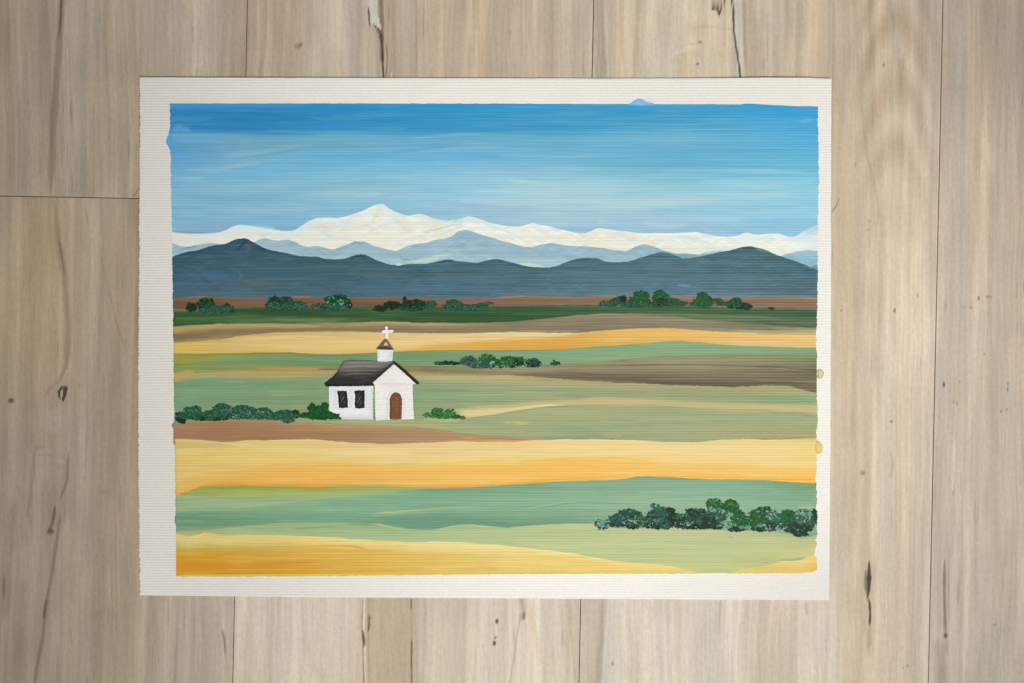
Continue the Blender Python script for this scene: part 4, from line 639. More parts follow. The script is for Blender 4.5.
band('painted_field', 'painted broad sage green field around the chapel', 9, MF_T, [(160,427),(300,430),(420,436),(520,443),(830,446)],
 [(172,[(0,(186,160,100)),(.06,(176,156,100)),(.14,(112,152,112)),(.5,(116,154,114)),(1,(118,148,108))]), (240,[(0,(178,158,100)),(.05,(160,158,104)),(.16,(118,156,118)),(.5,(122,156,116)),(1,(124,152,110))]), (320,[(0,(178,158,102)),(.08,(150,160,112)),(.2,(124,156,114)),(.6,(128,156,112)),(1,(150,162,112))]), (420,[(0,(164,166,116)),(.12,(176,172,118)),(.25,(136,164,122)),(.5,(138,164,122)),(.72,(150,168,120)),(.85,(174,176,122)),(1,(150,172,128))]), (500,[(0,(168,164,114)),(.1,(182,174,124)),(.25,(140,164,124)),(.44,(148,166,120)),(.5,(176,176,124)),(.6,(160,172,126)),(.85,(158,170,122)),(1,(142,170,130))]), (580,[(0,(160,158,112)),(.12,(174,172,120)),(.25,(150,166,122)),(.40,(188,180,124)),(.5,(160,172,126)),(.8,(160,170,124)),(1,(150,166,126))]), (680,[(0,(150,148,104)),(.1,(172,168,116)),(.24,(152,164,118)),(.34,(160,166,118)),(.46,(158,170,124)),(.8,(162,172,124)),(1,(158,170,124))]), (818,[(0,(160,154,100)),(.16,(160,164,108)),(.3,(132,164,118)),(.42,(186,178,118)),(.55,(148,166,118)),(.85,(166,166,108)),(1,(180,164,104))])],
 amp=.07, warp=3, seed=10, jit=.7, tint=[((178,180,130),.35,.6),((124,160,128),.35,.6)],
 marks=[('a',[(454,408.6),(476,406.4),(500,405),(540,402),(600,397.4),(650,399),(700,402),(760,404),(818,406)],[(454,419),(468,417.6),(496,414.2),(512,411.4),(526.6,408.8),(542,406.6),(572,405.2),(600,404.6),(650,404.8),(687,407.4),(730,409),(768,409.6),(818,413)],(198,186,128),.85,3,.8,30),
  ('a',[(452,410),(480,409.4),(512,407.6),(560,404)],[(452,420),(467,417.8),(496,414.4),(526,409.2),(560,405.8)],(226,212,152),.85,4,.8,16), ('s',[(466,418),(496,414.8),(527,409.6),(545,406.9),(572,405.9),(620,405)],1,(120,146,118),.55,.8,.1), ('s',[(512,408.6),(540,405.4),(566,404.4)],1.4,(234,222,170),.8,1,.3),
  ('s',[(552,395.6),(572,396),(590,397.4)],3,(118,160,134),.6,2.4,.3,.2), ('s',[(560,396.4),(600,392),(650,392)],3,(140,164,122),.4,3,.3,.3), ('s',[(420,383.6),(470,384),(540,385.4)],2.4,(140,170,136),.5,2,.3,.3), ('s',[(420,379),(470,380),(560,384)],3.6,(188,178,122),.6,3,.3,.2), ('s',[(420,404),(440,403),(466,406)],4,(132,158,118),.5,3,.3), ('s',[(512,422),(524,423.4),(530,422)],2.4,(212,194,128),.7,2,.3), ('s',[(504,422.6),(512,423)],2,(210,194,130),.6,1.6,.3), ('s',[(590,416),(640,420),(700,418)],2,(186,182,126),.4,2,.3,.4), ('s',[(600,421),(640,424)],1.6,(200,184,124),.5,1.6,.3,.3),
  ('s',[(424,419.4),(440,420),(462,420.6)],2.6,(206,196,138),.6,2,.3), ('s',[(434,433),(470,436.4),(512,438),(560,438.8)],3,(132,170,136),.6,2.4,.3,.2), ('s',[(540,430),(580,428),(600,432)],3,(130,162,132),.45,2.4,.3,.3), ('s',[(600,434),(620,437),(616,432)],3,(196,180,116),.5,2.4,.3,.3), ('s',[(530,438),(580,438.6),(620,438.6)],1.2,(92,136,140),.55,1,.3,.3), ('s',[(736,437.8),(770,436),(816,435)],3,(186,164,104),.65,2.4,.2,.2), ('s',[(740,439),(780,438.4),(814,437.4)],1.1,(112,136,112),.6,.9,.2), ('s',[(664,441.4),(700,441.8),(722,440)],1.4,(130,160,126),.6,1,.3),
  ('s',[(297,421),(312,420.6),(340,422.6),(374,422.6)],2.6,(176,172,118),.7,1.8,.3), ('s',[(340,421.4),(380,421.6),(414,421)],2.6,(190,184,130),.7,2,.3,.2), ('s',[(210,371),(230,376),(270,377)],4,(178,158,102),.5,3,.3,.3), ('s',[(180,386),(240,384),(300,388)],4,(106,150,118),.4,3,.3,.4), ('s',[(300,412),(304,420)],1,(186,182,140),.5,.9,.2), ('s',[(768,392),(800,394),(814,395)],2.4,(186,178,118),.6,2,.3,.2), ('s',[(760,399),(790,397),(816,400)],4,(122,164,122),.5,3,.3,.2), ('s',[(774,405.6),(800,407.6),(817,409)],3,(190,180,116),.7,2,.2), ('s',[(768,413.4),(800,414),(816,417)],2,(118,150,108),.5,1.6,.2,.2)])
band('painted_field', 'painted grey-brown ploughed wedge widening to the right edge', 10, BRW_T, BRW_B,
 [(400,[(0,(140,126,86)),(.4,(134,114,80)),(1,(164,154,108))]), (440,[(0,(136,124,92)),(.4,(134,114,88)),(.8,(148,132,98)),(1,(172,164,114))]), (500,[(0,(140,132,104)),(.4,(148,130,104)),(.8,(140,122,96)),(1,(170,158,116))]), (560,[(0,(142,138,108)),(.4,(144,128,104)),(.65,(116,98,78)),(.9,(112,94,76)),(1,(150,138,100))]), (620,[(0,(152,140,112)),(.3,(146,132,106)),(.6,(130,114,92)),(.9,(100,84,68)),(1,(120,104,80))]), (700,[(0,(146,140,108)),(.3,(148,136,110)),(.45,(140,128,102)),(.7,(118,104,84)),(.95,(94,80,62)),(1,(130,118,88))]), (770,[(0,(134,132,96)),(.3,(138,128,98)),(.42,(120,110,84)),(.7,(114,100,80)),(.95,(94,78,60)),(1,(130,114,80))]), (822,[(0,(128,132,92)),(.2,(118,112,78)),(.4,(96,86,62)),(.7,(106,92,70)),(1,(100,84,62))])],
 x0=400, x1=816.6, amp=.08, seed=11, jit=.8, tint=[((160,144,116),.3,.58),((94,80,62),.3,.62)],
 marks=[('s',[(600,366),(650,365),(700,365),(768,366.6),(795,368.6),(816,371.6)],1.1,(82,72,54),.75,.9,.15), ('s',[(600,367),(660,366),(700,366.2),(760,367.8)],1,(172,158,132),.5,.9,.3,.3), ('s',[(768,367.8),(795,369.8),(812,372)],.9,(168,152,116),.55,.8,.3), ('s',[(640,381),(680,383.4),(730,385.4),(766,384)],2,(84,70,56),.6,1.6,.3,.2), ('s',[(770,386),(790,382),(816,386)],1,(78,68,52),.6,.9,.2), ('s',[(560,372),(600,375),(660,376)],2.4,(96,80,64),.5,2,.3,.3), ('s',[(480,370),(520,371),(560,369)],2,(160,142,116),.4,2,.3,.3), ('s',[(420,369.5),(440,370.4)],4,(120,98,74),.5,3,.3)])
YB_T = [(168,439),(175.5,439),(200,440),(212,441.2),(223,442),(240.6,440.6),(270,440),(305.6,439.1),(325,440.4),(343.5,442),(365,443.4),(386,444),(418.5,442.6),(456,441),(480,441.6),(506,441.8),(534,440.4),(559.5,439),(586,439),(612,439.4),(632,440),(650,441),(667,441.6),(683,441.8),(699.5,441.6),(712,440.6),(724.5,439.2),(746,439),(768,439.6),(792,439),(822,438)]
PB_T = [(168,424),(174,423.6),(186,422),(200,420.9),(218,419.6),(235,419.1),(252,419.4),(270,420.1),(284,421.2),(297,422.4),(310,422.4),(323,423.2),(334,424.6),(350,425.2),(366,425.4),(381,425.8),(400,426.4),(416,427),(428,428.2),(441,430),(455,432.2),(468.5,434.4),(486,435.8),(506,436.6),(530,438),(548,439.2)]
band('painted_field', 'painted reddish brown ploughed strip in front of the chapel, tapering to the right', 11, PB_T, [(168,444),(300,444),(380,447),(440,445),(506,445),(530,443),(548,440.4)],
 [(172,[(0,(150,118,90)),(.2,(148,110,86)),(.7,(146,108,84)),(1,(150,114,86))]), (240,[(0,(170,136,106)),(.15,(158,118,90)),(.8,(152,112,86)),(1,(150,112,84))]), (340,[(0,(176,146,112)),(.15,(164,124,94)),(.8,(158,118,90)),(1,(158,118,86))]), (440,[(0,(164,136,104)),(.2,(166,128,100)),(.7,(172,136,104)),(1,(180,146,104))]), (548,[(0,(190,140,100)),(.4,(196,144,98)),(1,(206,154,96))])],
 x0=173.6, x1=556, amp=.07, seed=12, jit=.8, tint=[((176,138,106),.3,.58)],
 marks=[('s',[(460,437),(500,440.6),(540,440.4)],2.4,(206,156,98),.7,1.8,.3,.2), ('s',[(470,438.6),(500,438.6),(530,439.4)],1.4,(150,106,84),.6,1,.3)])
YB_B = [(168,495.6),(175.5,494.2),(182,493.2),(188,492),(194,489.4),(200,487),(206,486.4),(214,486.2),(230,485.6),(244,485.2),(270.5,486.2),(285,486.2),(298.6,486.8),(310,487.4),(320,487.6),(330,486.6),(343.5,485.2),(360,485.6),(381,486.2),(400,487),(418.5,487.8),(440,488),(461,488),(484,486.4),(506,485),(512,484.6),(536,483),(562,481.2),(586,480.6),(612,480),(625,478.4),(637,476.8),(652,476.2),(668,477),(687,478.2),(712,479.2),(740,479.6),(768,480.2),(792,481.8),(822,483.4)]
YB_B2 = [(a, b + 14) for a, b in YB_B]
band('painted_field', 'painted wide yellow field, pale wheat above and golden orange below', 12, YB_T, YB_B2,
 [(172,[(0,(212,184,116)),(.2,(214,186,104)),(.45,(222,184,106)),(.65,(224,180,100)),(.8,(214,172,90)),(1,(206,150,60))]), (235,[(0,(218,190,128)),(.2,(222,194,122)),(.42,(228,190,116)),(.5,(232,180,94)),(.7,(228,172,82)),(.79,(220,152,58)),(1,(214,144,50))]), (330,[(0,(226,198,136)),(.3,(232,204,136)),(.38,(232,192,112)),(.42,(234,180,86)),(.7,(230,176,86)),(.79,(222,160,64)),(1,(216,148,54))]), (430,[(0,(230,202,142)),(.32,(236,208,142)),(.36,(236,204,118)),(.42,(238,186,92)),(.7,(236,186,98)),(.8,(226,164,70)),(1,(218,152,58))]), (512,[(0,(236,204,132)),(.2,(236,212,146)),(.36,(240,210,130)),(.41,(242,190,92)),(.75,(240,190,96)),(1,(228,170,74))]), (600,[(0,(238,212,148)),(.3,(242,214,144)),(.36,(242,190,92)),(.75,(244,192,94)),(1,(240,182,82))]), (690,[(0,(238,212,146)),(.4,(242,212,138)),(.46,(242,196,106)),(.75,(244,194,96)),(1,(240,184,80))]), (770,[(0,(236,210,144)),(.45,(240,210,136)),(.5,(242,198,106)),(.78,(246,190,82)),(1,(238,178,66))]), (818,[(0,(212,190,110)),(.12,(232,206,126)),(.45,(240,208,130)),(.55,(242,196,96)),(.75,(244,184,74)),(1,(226,178,68))])],
 amp=.035, warp=2, seed=13, jit=.8, tint=[((240,216,156),.28,.6),((228,172,84),.2,.64)],
 marks=[('a',[(174,442),(200,443),(240,443)],[(174,449),(220,447),(240,446)],(190,168,118),.5,2,3,20), ('s',[(176,450),(220,451),(280,456),(330,455)],5,(222,190,104),.5,4,.3,.3), ('s',[(176,478),(190,474),(210,471),(260,468)],2,(232,200,140),.6,1.6,.3,.3), ('s',[(176,486),(184,482),(196,481),(206,481)],4,(190,176,104),.55,3,.3,.2), ('s',[(190,490.6),(200,486.6),(210,485.6),(224,484.2),(244,483.4)],1.8,(212,146,62),.7,1.2,.2), ('s',[(204,484.6),(216,483),(240,481.4)],2,(224,166,80),.7,1.4,.3),
  ('s',[(240,484.2),(280,485),(320,486),(346,484)],2,(222,158,70),.7,1.4,.2,.2), ('s',[(346,484.6),(380,485),(420,486.6),(470,486.4),(512,483.6),(560,480.6)],1.9,(226,164,76),.7,1.3,.15,.2), ('s',[(448,487.6),(458,488),(466,487.4)],1.8,(210,140,56),.7,1,.2),
  ('s',[(420,463.4),(450,461.4),(490,459.6),(540,458)],3,(238,214,110),.65,2.4,.3,.2), ('s',[(520,457.4),(560,456),(580,456.6)],2.4,(238,220,130),.6,2,.3,.3), ('s',[(440,462.6),(480,461.6),(512,461)],1,(226,190,60),.6,.8,.3), ('s',[(256,466.4),(280,464.6),(306,463.8)],1.2,(206,166,92),.5,1,.3), ('s',[(380,464.6),(420,463.6)],1.2,(210,176,110),.5,1,.3), ('s',[(560,458),(600,458.6),(660,462)],1.2,(244,226,168),.7,1,.3,.2), ('s',[(512,462.4),(548,459.6),(590,457.6),(620,458.4),(650,461.6)],1.6,(246,180,66),.6,1.2,.2), ('s',[(512,444),(540,441.6),(590,440.4)],2.6,(240,206,144),.6,2,.3), ('s',[(380,470),(420,469),(470,468)],1.2,(246,204,124),.6,1,.3,.3), ('s',[(600,474),(660,469),(720,472)],1.6,(246,206,120),.5,1.4,.3,.3), ('s',[(680,470),(730,473),(790,476)],2.4,(238,212,150),.45,2,.3,.3), ('s',[(256,484),(300,478),(350,474)],2,(240,190,108),.5,1.8,.3,.3), ('s',[(520,482.6),(560,479),(610,478)],1.5,(240,166,50),.6,1.1,.2), ('s',[(640,474.6),(690,476.6),(760,478.4),(816,481)],1.6,(240,170,50),.6,1.2,.15,.2)])
band('painted_field', 'painted thin yellow-green strip under the wide yellow field', 13, [(p[0], p[1] - .2) for p in YB_B if p[0] <= 440], [(168,500),(340,501),(440,494)],
 [(180,[(0,(150,164,88)),(1,(140,160,96))]), (240,[(0,(140,158,72)),(.4,(160,178,90)),(1,(152,176,100))]), (330,[(0,(150,166,86)),(.4,(164,182,100)),(1,(150,180,118))]), (440,[(0,(150,180,112)),(1,(140,180,130))])],
 x0=180, x1=432, amp=.06, seed=14, jit=.7, tint=[((176,188,112),.35,.55)], marks=[('s',[(200,488),(260,488.4),(340,487.6)],1.6,(128,150,64),.5,1.4,.2,.3)])
TL_T = [(168,495.6),(176,494.6),(185,494.8),(200,496),(209,496.6),(225,497.2),(244,497.6),(279,497),(305.6,497),(318.5,496.6),(341,495.2),(361,494.4),(393.5,491.8),(421,488.9),(432,488)] + [(a, b) for a, b in YB_B if a > 440]
band('painted_field', 'painted teal green field across the lower part', 14, TL_T, [(160,536),(250,530),(420,534),(512,532),(560,529),(640,536),(830,540)],
 [(172,[(0,(150,176,128)),(.3,(146,176,130)),(.4,(138,172,128)),(.52,(100,146,112)),(.85,(104,150,116)),(.95,(140,160,112)),(1,(150,166,112))]), (250,[(0,(150,178,130)),(.25,(146,180,134)),(.4,(122,170,130)),(.6,(112,162,126)),(.85,(106,156,122)),(1,(140,172,124))]), (340,[(0,(150,186,140)),(.15,(124,174,138)),(.5,(122,172,134)),(.8,(112,162,126)),(1,(112,160,122))]), (430,[(0,(122,170,132)),(.4,(126,176,140)),(.8,(106,158,126)),(1,(100,152,122))]), (520,[(0,(122,172,134)),(.4,(134,182,144)),(.7,(122,170,132)),(1,(96,148,120))]), (620,[(0,(124,172,138)),(.4,(144,188,150)),(.7,(134,178,142)),(1,(110,156,122))]), (720,[(0,(126,176,142)),(.5,(144,188,152)),(1,(130,176,140))]), (818,[(0,(104,158,116)),(.4,(126,176,140)),(1,(130,176,140))])],
 amp=.06, warp=2.5, seed=15, jit=.7, tint=[((150,192,156),.3,.58),((104,154,122),.25,.62)],
 marks=[('s',[(224,508.6),(260,505),(300,500.4),(341,496)],1.4,(160,190,146),.6,1.2,.3), ('s',[(180,501),(220,500),(280,500.4)],2,(164,188,142),.5,1.8,.3,.3), ('s',[(372,514),(410,510.6),(450,507.6),(476,507)],1.6,(176,198,140),.75,1.2,.3), ('s',[(370,516),(400,513.4),(440,511.6)],2.4,(150,188,142),.6,2,.3,.2), ('s',[(512,511),(550,504.6),(580,500.6),(640,502),(690,503)],1.6,(158,198,164),.6,1.2,.3,.2), ('s',[(540,506.6),(580,502),(630,503.6)],1,(112,156,124),.45,.9,.3), ('s',[(640,499),(690,498.6),(740,499.6)],1.2,(160,200,164),.4,1.2,.3,.3), ('s',[(178,518),(220,520),(260,518)],2,(92,142,112),.5,1.8,.3,.2), ('s',[(200,528.6),(230,527),(260,524)],2,(140,168,118),.6,1.6,.3,.2), ('s',[(376,518),(420,521),(470,521),(512,524)],6,(98,150,122),.5,4,.2,.2), ('s',[(376,512.6),(392,512),(402,511)],1.2,(200,204,146),.6,1,.3), ('s',[(798,507.4),(808,507),(816,507.6)],1.2,(206,200,110),.85,.9,.2), ('s',[(814,488),(815,502)],2,(152,176,92),.6,1.4,.1), ('s',[(176,517),(178,524)],2.4,(120,158,120),.5,2,.1)])
SG_T = [(168,531.6),(176,530.6),(190,530),(206,529),(230,526.6),(256,524.6),(271,523),(286,522.2),(306,522.6),(331,522.2),(352,522.2),(376,523.2),(391,526.4),(406,528.6),(418,529.8),(431,529.8),(443,526.6),(456,524.4),(468.5,524),(487,526),(506,527.4),(520,525.8),(540,524.6),(562,524),(578,523.4),(592,523.6),(602,526),(618,528),(632,528.4),(672,527),(724.5,530.4),(768,531),(800,535),(822,533)]
band('painted_field', 'painted light sage-lime field along the bottom', 15, SG_T, E_B,
 [(172,[(0,(150,164,110)),(.15,(176,172,112)),(1,(190,170,100))]), (256,[(0,(146,176,124)),(.25,(162,184,128)),(1,(190,186,120))]), (340,[(0,(140,178,128)),(.3,(160,190,136)),(1,(186,196,130))]), (430,[(0,(156,188,138)),(.3,(168,194,140)),(1,(196,200,136))]), (520,[(0,(176,196,140)),(.4,(182,202,142)),(1,(206,204,132))]), (620,[(0,(188,202,146)),(.5,(186,202,142)),(.85,(196,206,140)),(1,(196,202,130))]), (720,[(0,(182,196,140)),(.5,(186,202,142)),(.85,(190,200,134)),(1,(194,200,128))]), (770,[(0,(180,192,136)),(.4,(188,202,140)),(.7,(184,196,128)),(1,(196,196,120))]), (818,[(0,(128,166,122)),(.12,(176,192,134)),(.5,(200,200,124)),(.75,(206,198,112)),(1,(216,184,96))])],
 amp=.05, warp=2.5, seed=16, jit=.7, tint=[((198,206,150),.3,.58),((164,188,128),.25,.62)],
 marks=[('s',[(290,529),(316,527.4),(344,525)],1.2,(106,146,104),.6,1,.3), ('s',[(344,524.4),(362,524.2),(378,525)],1.6,(106,148,108),.7,1,.3), ('s',[(376,523.6),(392,527.6),(410,530.4)],1,(196,206,152),.6,.9,.3), ('s',[(440,526),(456,523.6),(470,524.6),(500,528)],1,(200,212,160),.55,.9,.3), ('s',[(256,526),(300,531),(350,534)],4,(152,180,124),.5,3,.3,.3), ('s',[(340,531),(400,536),(470,538)],4,(170,194,138),.4,3,.3,.3), ('s',[(440,540.4),(480,541.6),(512,542)],2,(178,198,140),.5,1.8,.3), ('s',[(512,525.8),(552,524.2),(590,524)],1.2,(206,208,150),.7,1,.2), ('s',[(512,542),(545,545),(580,548)],3,(206,210,142),.5,2.4,.3,.2), ('s',[(600,545),(660,543),(720,548)],2,(206,212,154),.4,1.8,.3,.4), ('s',[(760,553),(800,551)],3,(204,200,124),.5,2.4,.3,.3), ('s',[(728,537),(733,537.6)],1.6,(158,176,118),.6,1.2,.2), ('s',[(779,560),(792,560.4),(802,558.6),(806,556.6)],3.4,(140,178,136),.85,1.6,.3), ('s',[(790,533),(802,536.4),(816,534)],2.8,(112,158,120),.8,1.6,.2), ('s',[(760,563),(776,562)],3,(176,190,118),.5,2,.3)])
YL_T = [(168,533),(176,533),(183,535),(190,535.8),(198,534.4),(203,532.8),(207.5,532.2),(216,533.4),(225,535),(240,534.8),(256,534.6),(268,534.6),(281,535),(300,535.6),(318.5,536.4),(338,537.6),(356,539),(382,540.4),(406,541.8),(420,542),(430,541.2),(443.5,541.4),(462,542.2),(481,543.2),(494,544.2),(506,545.2),(512,546.2),(530,548),(549.5,550.2),(566,552.2),(582,554.8),(598,557.6),(612,560.2),(632,562.6),(648,563.6),(662,564.4),(674,566.6),(684,568.8),(694,571.2),(699,573)]
band('painted_field', 'painted golden field in the lower left corner, burnt orange at its left', 16, YL_T, [(a, b + .25) for a, b in E_B if a < 760],
 [(172,[(0,(220,176,110)),(.15,(206,180,116)),(.3,(176,162,92)),(.42,(196,136,42)),(.6,(200,132,32)),(.95,(196,124,26)),(1,(176,150,50))]), (230,[(0,(226,184,118)),(.2,(210,182,116)),(.32,(190,160,80)),(.42,(198,142,46)),(.7,(202,138,38)),(.95,(196,124,28)),(1,(186,150,50))]), (300,[(0,(230,190,120)),(.2,(222,184,112)),(.3,(206,160,74)),(.6,(212,154,58)),(.95,(208,140,40)),(1,(206,166,56))]), (370,[(0,(232,200,134)),(.2,(228,192,124)),(.32,(218,166,72)),(.7,(218,166,76)),(.94,(216,156,58)),(1,(214,176,66))]), (450,[(0,(236,206,146)),(.3,(230,198,126)),(.42,(226,182,94)),(.8,(228,184,100)),(1,(226,188,92))]), (530,[(0,(240,208,146)),(.3,(240,202,126)),(.7,(238,196,116)),(1,(228,190,100))]), (620,[(0,(240,210,146)),(.4,(240,198,114)),(1,(232,190,100))]), (699,[(0,(232,204,128)),(1,(226,196,112))])],
 x0=None if False else 176.4, x1=699, amp=.05, warp=3, seed=17, jit=.7, tint=[((230,180,90),.3,.58),((190,124,30),.16,.62)],
 marks=[('s',[(190,536.8),(197,536.6),(206,533.2)],1.8,(232,194,136),.8,1.2,.3), ('s',[(200,539),(220,537),(250,540),(300,543)],3,(198,180,114),.6,2.4,.3,.2), ('s',[(206,532.6),(214,533.4),(222,535.4)],1,(206,150,74),.7,.9,.2), ('s',[(340,545.6),(352,546.4),(366,548.2)],1.8,(208,140,34),.75,1.2,.3), ('s',[(306,546),(330,545.6),(346,546)],1.4,(214,150,44),.7,1,.3), ('s',[(310,570),(350,568),(400,568)],3,(224,172,84),.5,2.4,.3,.3), ('s',[(180,563),(240,565),(320,561)],5,(186,116,22),.4,4,.3,.3), ('s',[(180,553),(240,550),(310,552)],4,(206,150,60),.4,3,.3,.3), ('s',[(512,556),(560,559),(620,566)],3,(240,188,92),.5,2.4,.3,.3), ('s',[(430,541.6),(443,541.2),(452,541.8)],1.6,(244,216,170),.8,1.1,.3), ('s',[(520,548),(560,552.4),(600,559)],1.4,(244,220,160),.7,1.1,.3,.2), ('s',[(176,575.4),(256,575),(330,574.4),(420,573.6)],1.6,(208,198,70),.8,1,.05,.3), ('s',[(420,573.6),(500,573),(600,572.6)],1.2,(214,186,80),.6,1,.1,.3), ('s',[(540,553),(580,556)],2,(242,214,150),.5,1.6,.3)])
band('painted_field', 'painted small golden wedge in the lower right corner', 16, [(728,572.6),(732,571.6),(740,569.4),(747,568),(758,566),(768,564.8),(776,562.6),(783,560.9),(792,560.6),(800,559.6),(806,557.6),(813,555.6),(817,557.6)], [(728,573.2),(768,573),(800,572.6),(812,571.8),(817,570.2)],
 [(730,[(0,(206,196,120)),(1,(216,190,100))]), (768,[(0,(222,190,112)),(.5,(232,190,100)),(1,(226,184,96))]), (800,[(0,(218,196,112)),(.3,(234,194,104)),(1,(228,178,84))]), (817,[(0,(228,188,90)),(.4,(234,182,80)),(1,(226,170,72))])],
 x0=728, x1=816.8, amp=.05, seed=18, jit=.8, tint=[((238,208,140),.4,.58)], marks=[('s',[(770,564),(800,562),(812,558)],2,(232,204,108),.6,1.6,.3,.2)])

# ---- dabs of paint over the masking-tape line
def blob(name, label, pts, rgb, rgb2, layer, h=.00006):
    P = np.array(pts, float); c = P.mean(0); n = len(P)
    rings = []
    for k, (f, z) in enumerate(((1, 0), (.8, .7), (.5, 1), (.2, .95))):
        q = c + (P - c) * f
        rings.append(loc(q[:, 0], q[:, 1], PT + lift(q[:, 0], q[:, 1]) + LAYER * (layer + 1) + h * z))
    V = np.concatenate(rings + [loc(c[None, 0], c[None, 1], PT + lift(*c) + LAYER * (layer + 1) + h)])
    F4 = []
    for k in range(3):
        a = np.arange(n) + k * n; b = np.roll(a, -1)
        F4.append(np.stack([a, b, b + n, a + n], 1))
    a = np.arange(n) + 3 * n
    F3 = np.stack([a, np.roll(a, -1), np.full(n, 4 * n)], 1)
    col = np.concatenate([np.tile(rgb, (n, 1)), np.tile(rgb, (n, 1)), np.tile(rgb2, (n, 1)), np.tile(rgb2, (n + 1, 1))]).astype(float)
    col *= (1 + .08 * (vn(np.arange(len(col)) * .9, np.zeros(len(col)), 77) - .5))[:, None]
    o = make_obj(name, V, [np.concatenate(F4)[:, ::-1], F3[:, ::-1]], M_dab, painting, albedo(col, np.full(len(col), c[0]), np.full(len(col), c[1])))
    o['label'] = label
blob('paint_smudge', 'small pale blue smudge over the top edge of the sky', [(627,104.6),(631,103),(634,100.6),(638,98.8),(642,98.9),(645,100.8),(648,102.3),(652,102.9),(656,104.6),(642,105.4)], (122,182,228), (128,186,230), 1, .00004)
blob('paint_smudge', 'small blue smudge on the left edge of the sky', [(170.6,133.5),(168.4,137.6),(166.2,140.4),(166.4,143.4),(168.6,146.6),(171,149.6),(172.4,142)], (70,150,208), (76,154,212), 1, .00003)
blob('paint_smudge', 'thick olive yellow smudge beyond the brown wedge at the right edge', [(816.4,371.4),(819,369.2),(821.6,369.4),(823.7,371.8),(823.8,375),(821.8,378),(818.8,379),(816.8,377),(818.2,374)], (190,188,132), (208,203,152), 11, .00008)
blob('paint_smudge', 'round mustard yellow smudge beyond the wide yellow field at the right edge', [(815.6,441.4),(818.4,441),(821.4,443.4),(822.6,447),(822.2,451),(819.6,454),(816.4,453.4),(815.2,447)], (214,196,106), (221,206,122), 13, .00006)
blob('paint_smudge', 'reddish brown smudge on the left edge beside the ploughed strip', [(174.8,423),(172.8,423.6),(172,425.8),(173,428),(174.6,430),(175.2,427)], (156,112,84), (160,118,90), 12, .00005)

# ---- bushes: masses of small brush dabs
PAL = {'dark': [(18,44,30),(22,54,38),(32,64,44),(14,36,26)], 'green': [(20,78,36),(28,92,42),(40,106,52),(18,62,32),(48,114,60)], 'mid': [(28,76,50),(40,92,60),(22,60,42),(58,110,80)],
       'teal': [(38,86,68),(54,104,86),(28,70,56),(80,128,110),(24,60,48)], 'light': [(104,148,126),(128,168,148),(84,128,106),(142,178,160)], 'bright': [(56,116,50),(78,138,62),(42,96,40),(104,158,84),(36,86,38)],
       'deep': [(14,72,30),(18,88,36),(10,56,26),(26,98,46)], 'black': [(16,42,32),(22,50,38),(12,30,24),(34,66,52)], 'grey': [(44,76,64),(60,92,80),(34,62,52),(84,118,104)]}
def bush(label, clumps, layer, seed, dab=1.0, name='painted_bush'):
    """clumps: (cx, cy, rx, ry, palette, count)"""
    rs = np.random.RandomState(seed); V = []; F = []; C = []; off = 0; k = 0
    con = .5 if layer == BL and clumps[0][1] < 330 else .72
    ncl = sum(c[5] for c in clumps); dz = min(.0000016, .00012 / max(ncl, 1))
    # first a covering coat of the darker mixtures, then the dabs over it, clump by clump
    jobs = []
    for c in clumps:
        if c[5] >= 14 and c[4] != 'light':
            jobs.append((c[0], c[1], c[2] * .92, c[3] * .9, c[4], int(c[2] * c[3] * 1.3) + 5, 'coat'))
    for c in clumps: jobs.append(c[:5] + (int(c[5] * 2.2) + 1, 'dab'))
    tot = sum(j[5] for j in jobs); dz = .00010 / tot
    for (cx, cy, rx, ry, pal, cnt, what) in jobs:
        for i in range(cnt):
            r = math.sqrt(rs.rand()); a = rs.rand() * 6.283
            p2 = pal
            if what == 'dab':
                if rs.rand() < .16: r *= 1.18
                if rs.rand() < .34:
                    o = clumps[rs.randint(len(clumps))]
                    if abs(o[0] - cx) < 14: p2 = o[4]
            x = cx + rx * r * math.cos(a); y = cy + ry * r * math.sin(a)
            s = dab * (.40 + .75 * rs.rand()) * (1.15 if what == 'coat' else .72); el = 1 + 1.1 * rs.rand(); th = rs.uniform(-.9, .9)
            n = 8; t = np.arange(n) / n * 6.283 + rs.rand()
            rad = s * (.65 + .6 * rs.rand(n))
            px_ = rad * np.cos(t) * el; py_ = rad * np.sin(t)
            qx = x + px_ * math.cos(th) - py_ * math.sin(th); qy = y + px_ * math.sin(th) + py_ * math.cos(th)
            qx = np.minimum(qx, 817.4); qy = np.asarray(qy); x = min(x, 816.6)
            z = PT + lift(x, y) + LAYER * (layer + 1) + k * dz
            c = np.array(PAL[p2][rs.randint(len(PAL[p2]))], float)
            mean = np.mean(PAL[p2], 0)
            c = mean * .82 * (.93 + .14 * rs.rand()) if what == 'coat' else (c * con + mean * (1 - con)) * (.9 + .2 * rs.rand())
            V.append(loc(np.append(qx, x), np.append(qy, y), np.append(np.full(n, z), z + .000014)))
            j = np.arange(n) + off
            F.append(np.stack([np.roll(j, -1), j, np.full(n, off + n)], 1))
            cc = np.tile(c, (n + 1, 1)); cc[:n] *= (.9 + .2 * rs.rand(n))[:, None]
            C.append(albedo(cc, np.full(n + 1, x), np.full(n + 1, y)))
            off += n + 1; k += 1
    o = make_obj(name, np.concatenate(V), np.concatenate(F), M_dab, painting, np.concatenate(C))
    o['label'] = label
    return o
BL = 18
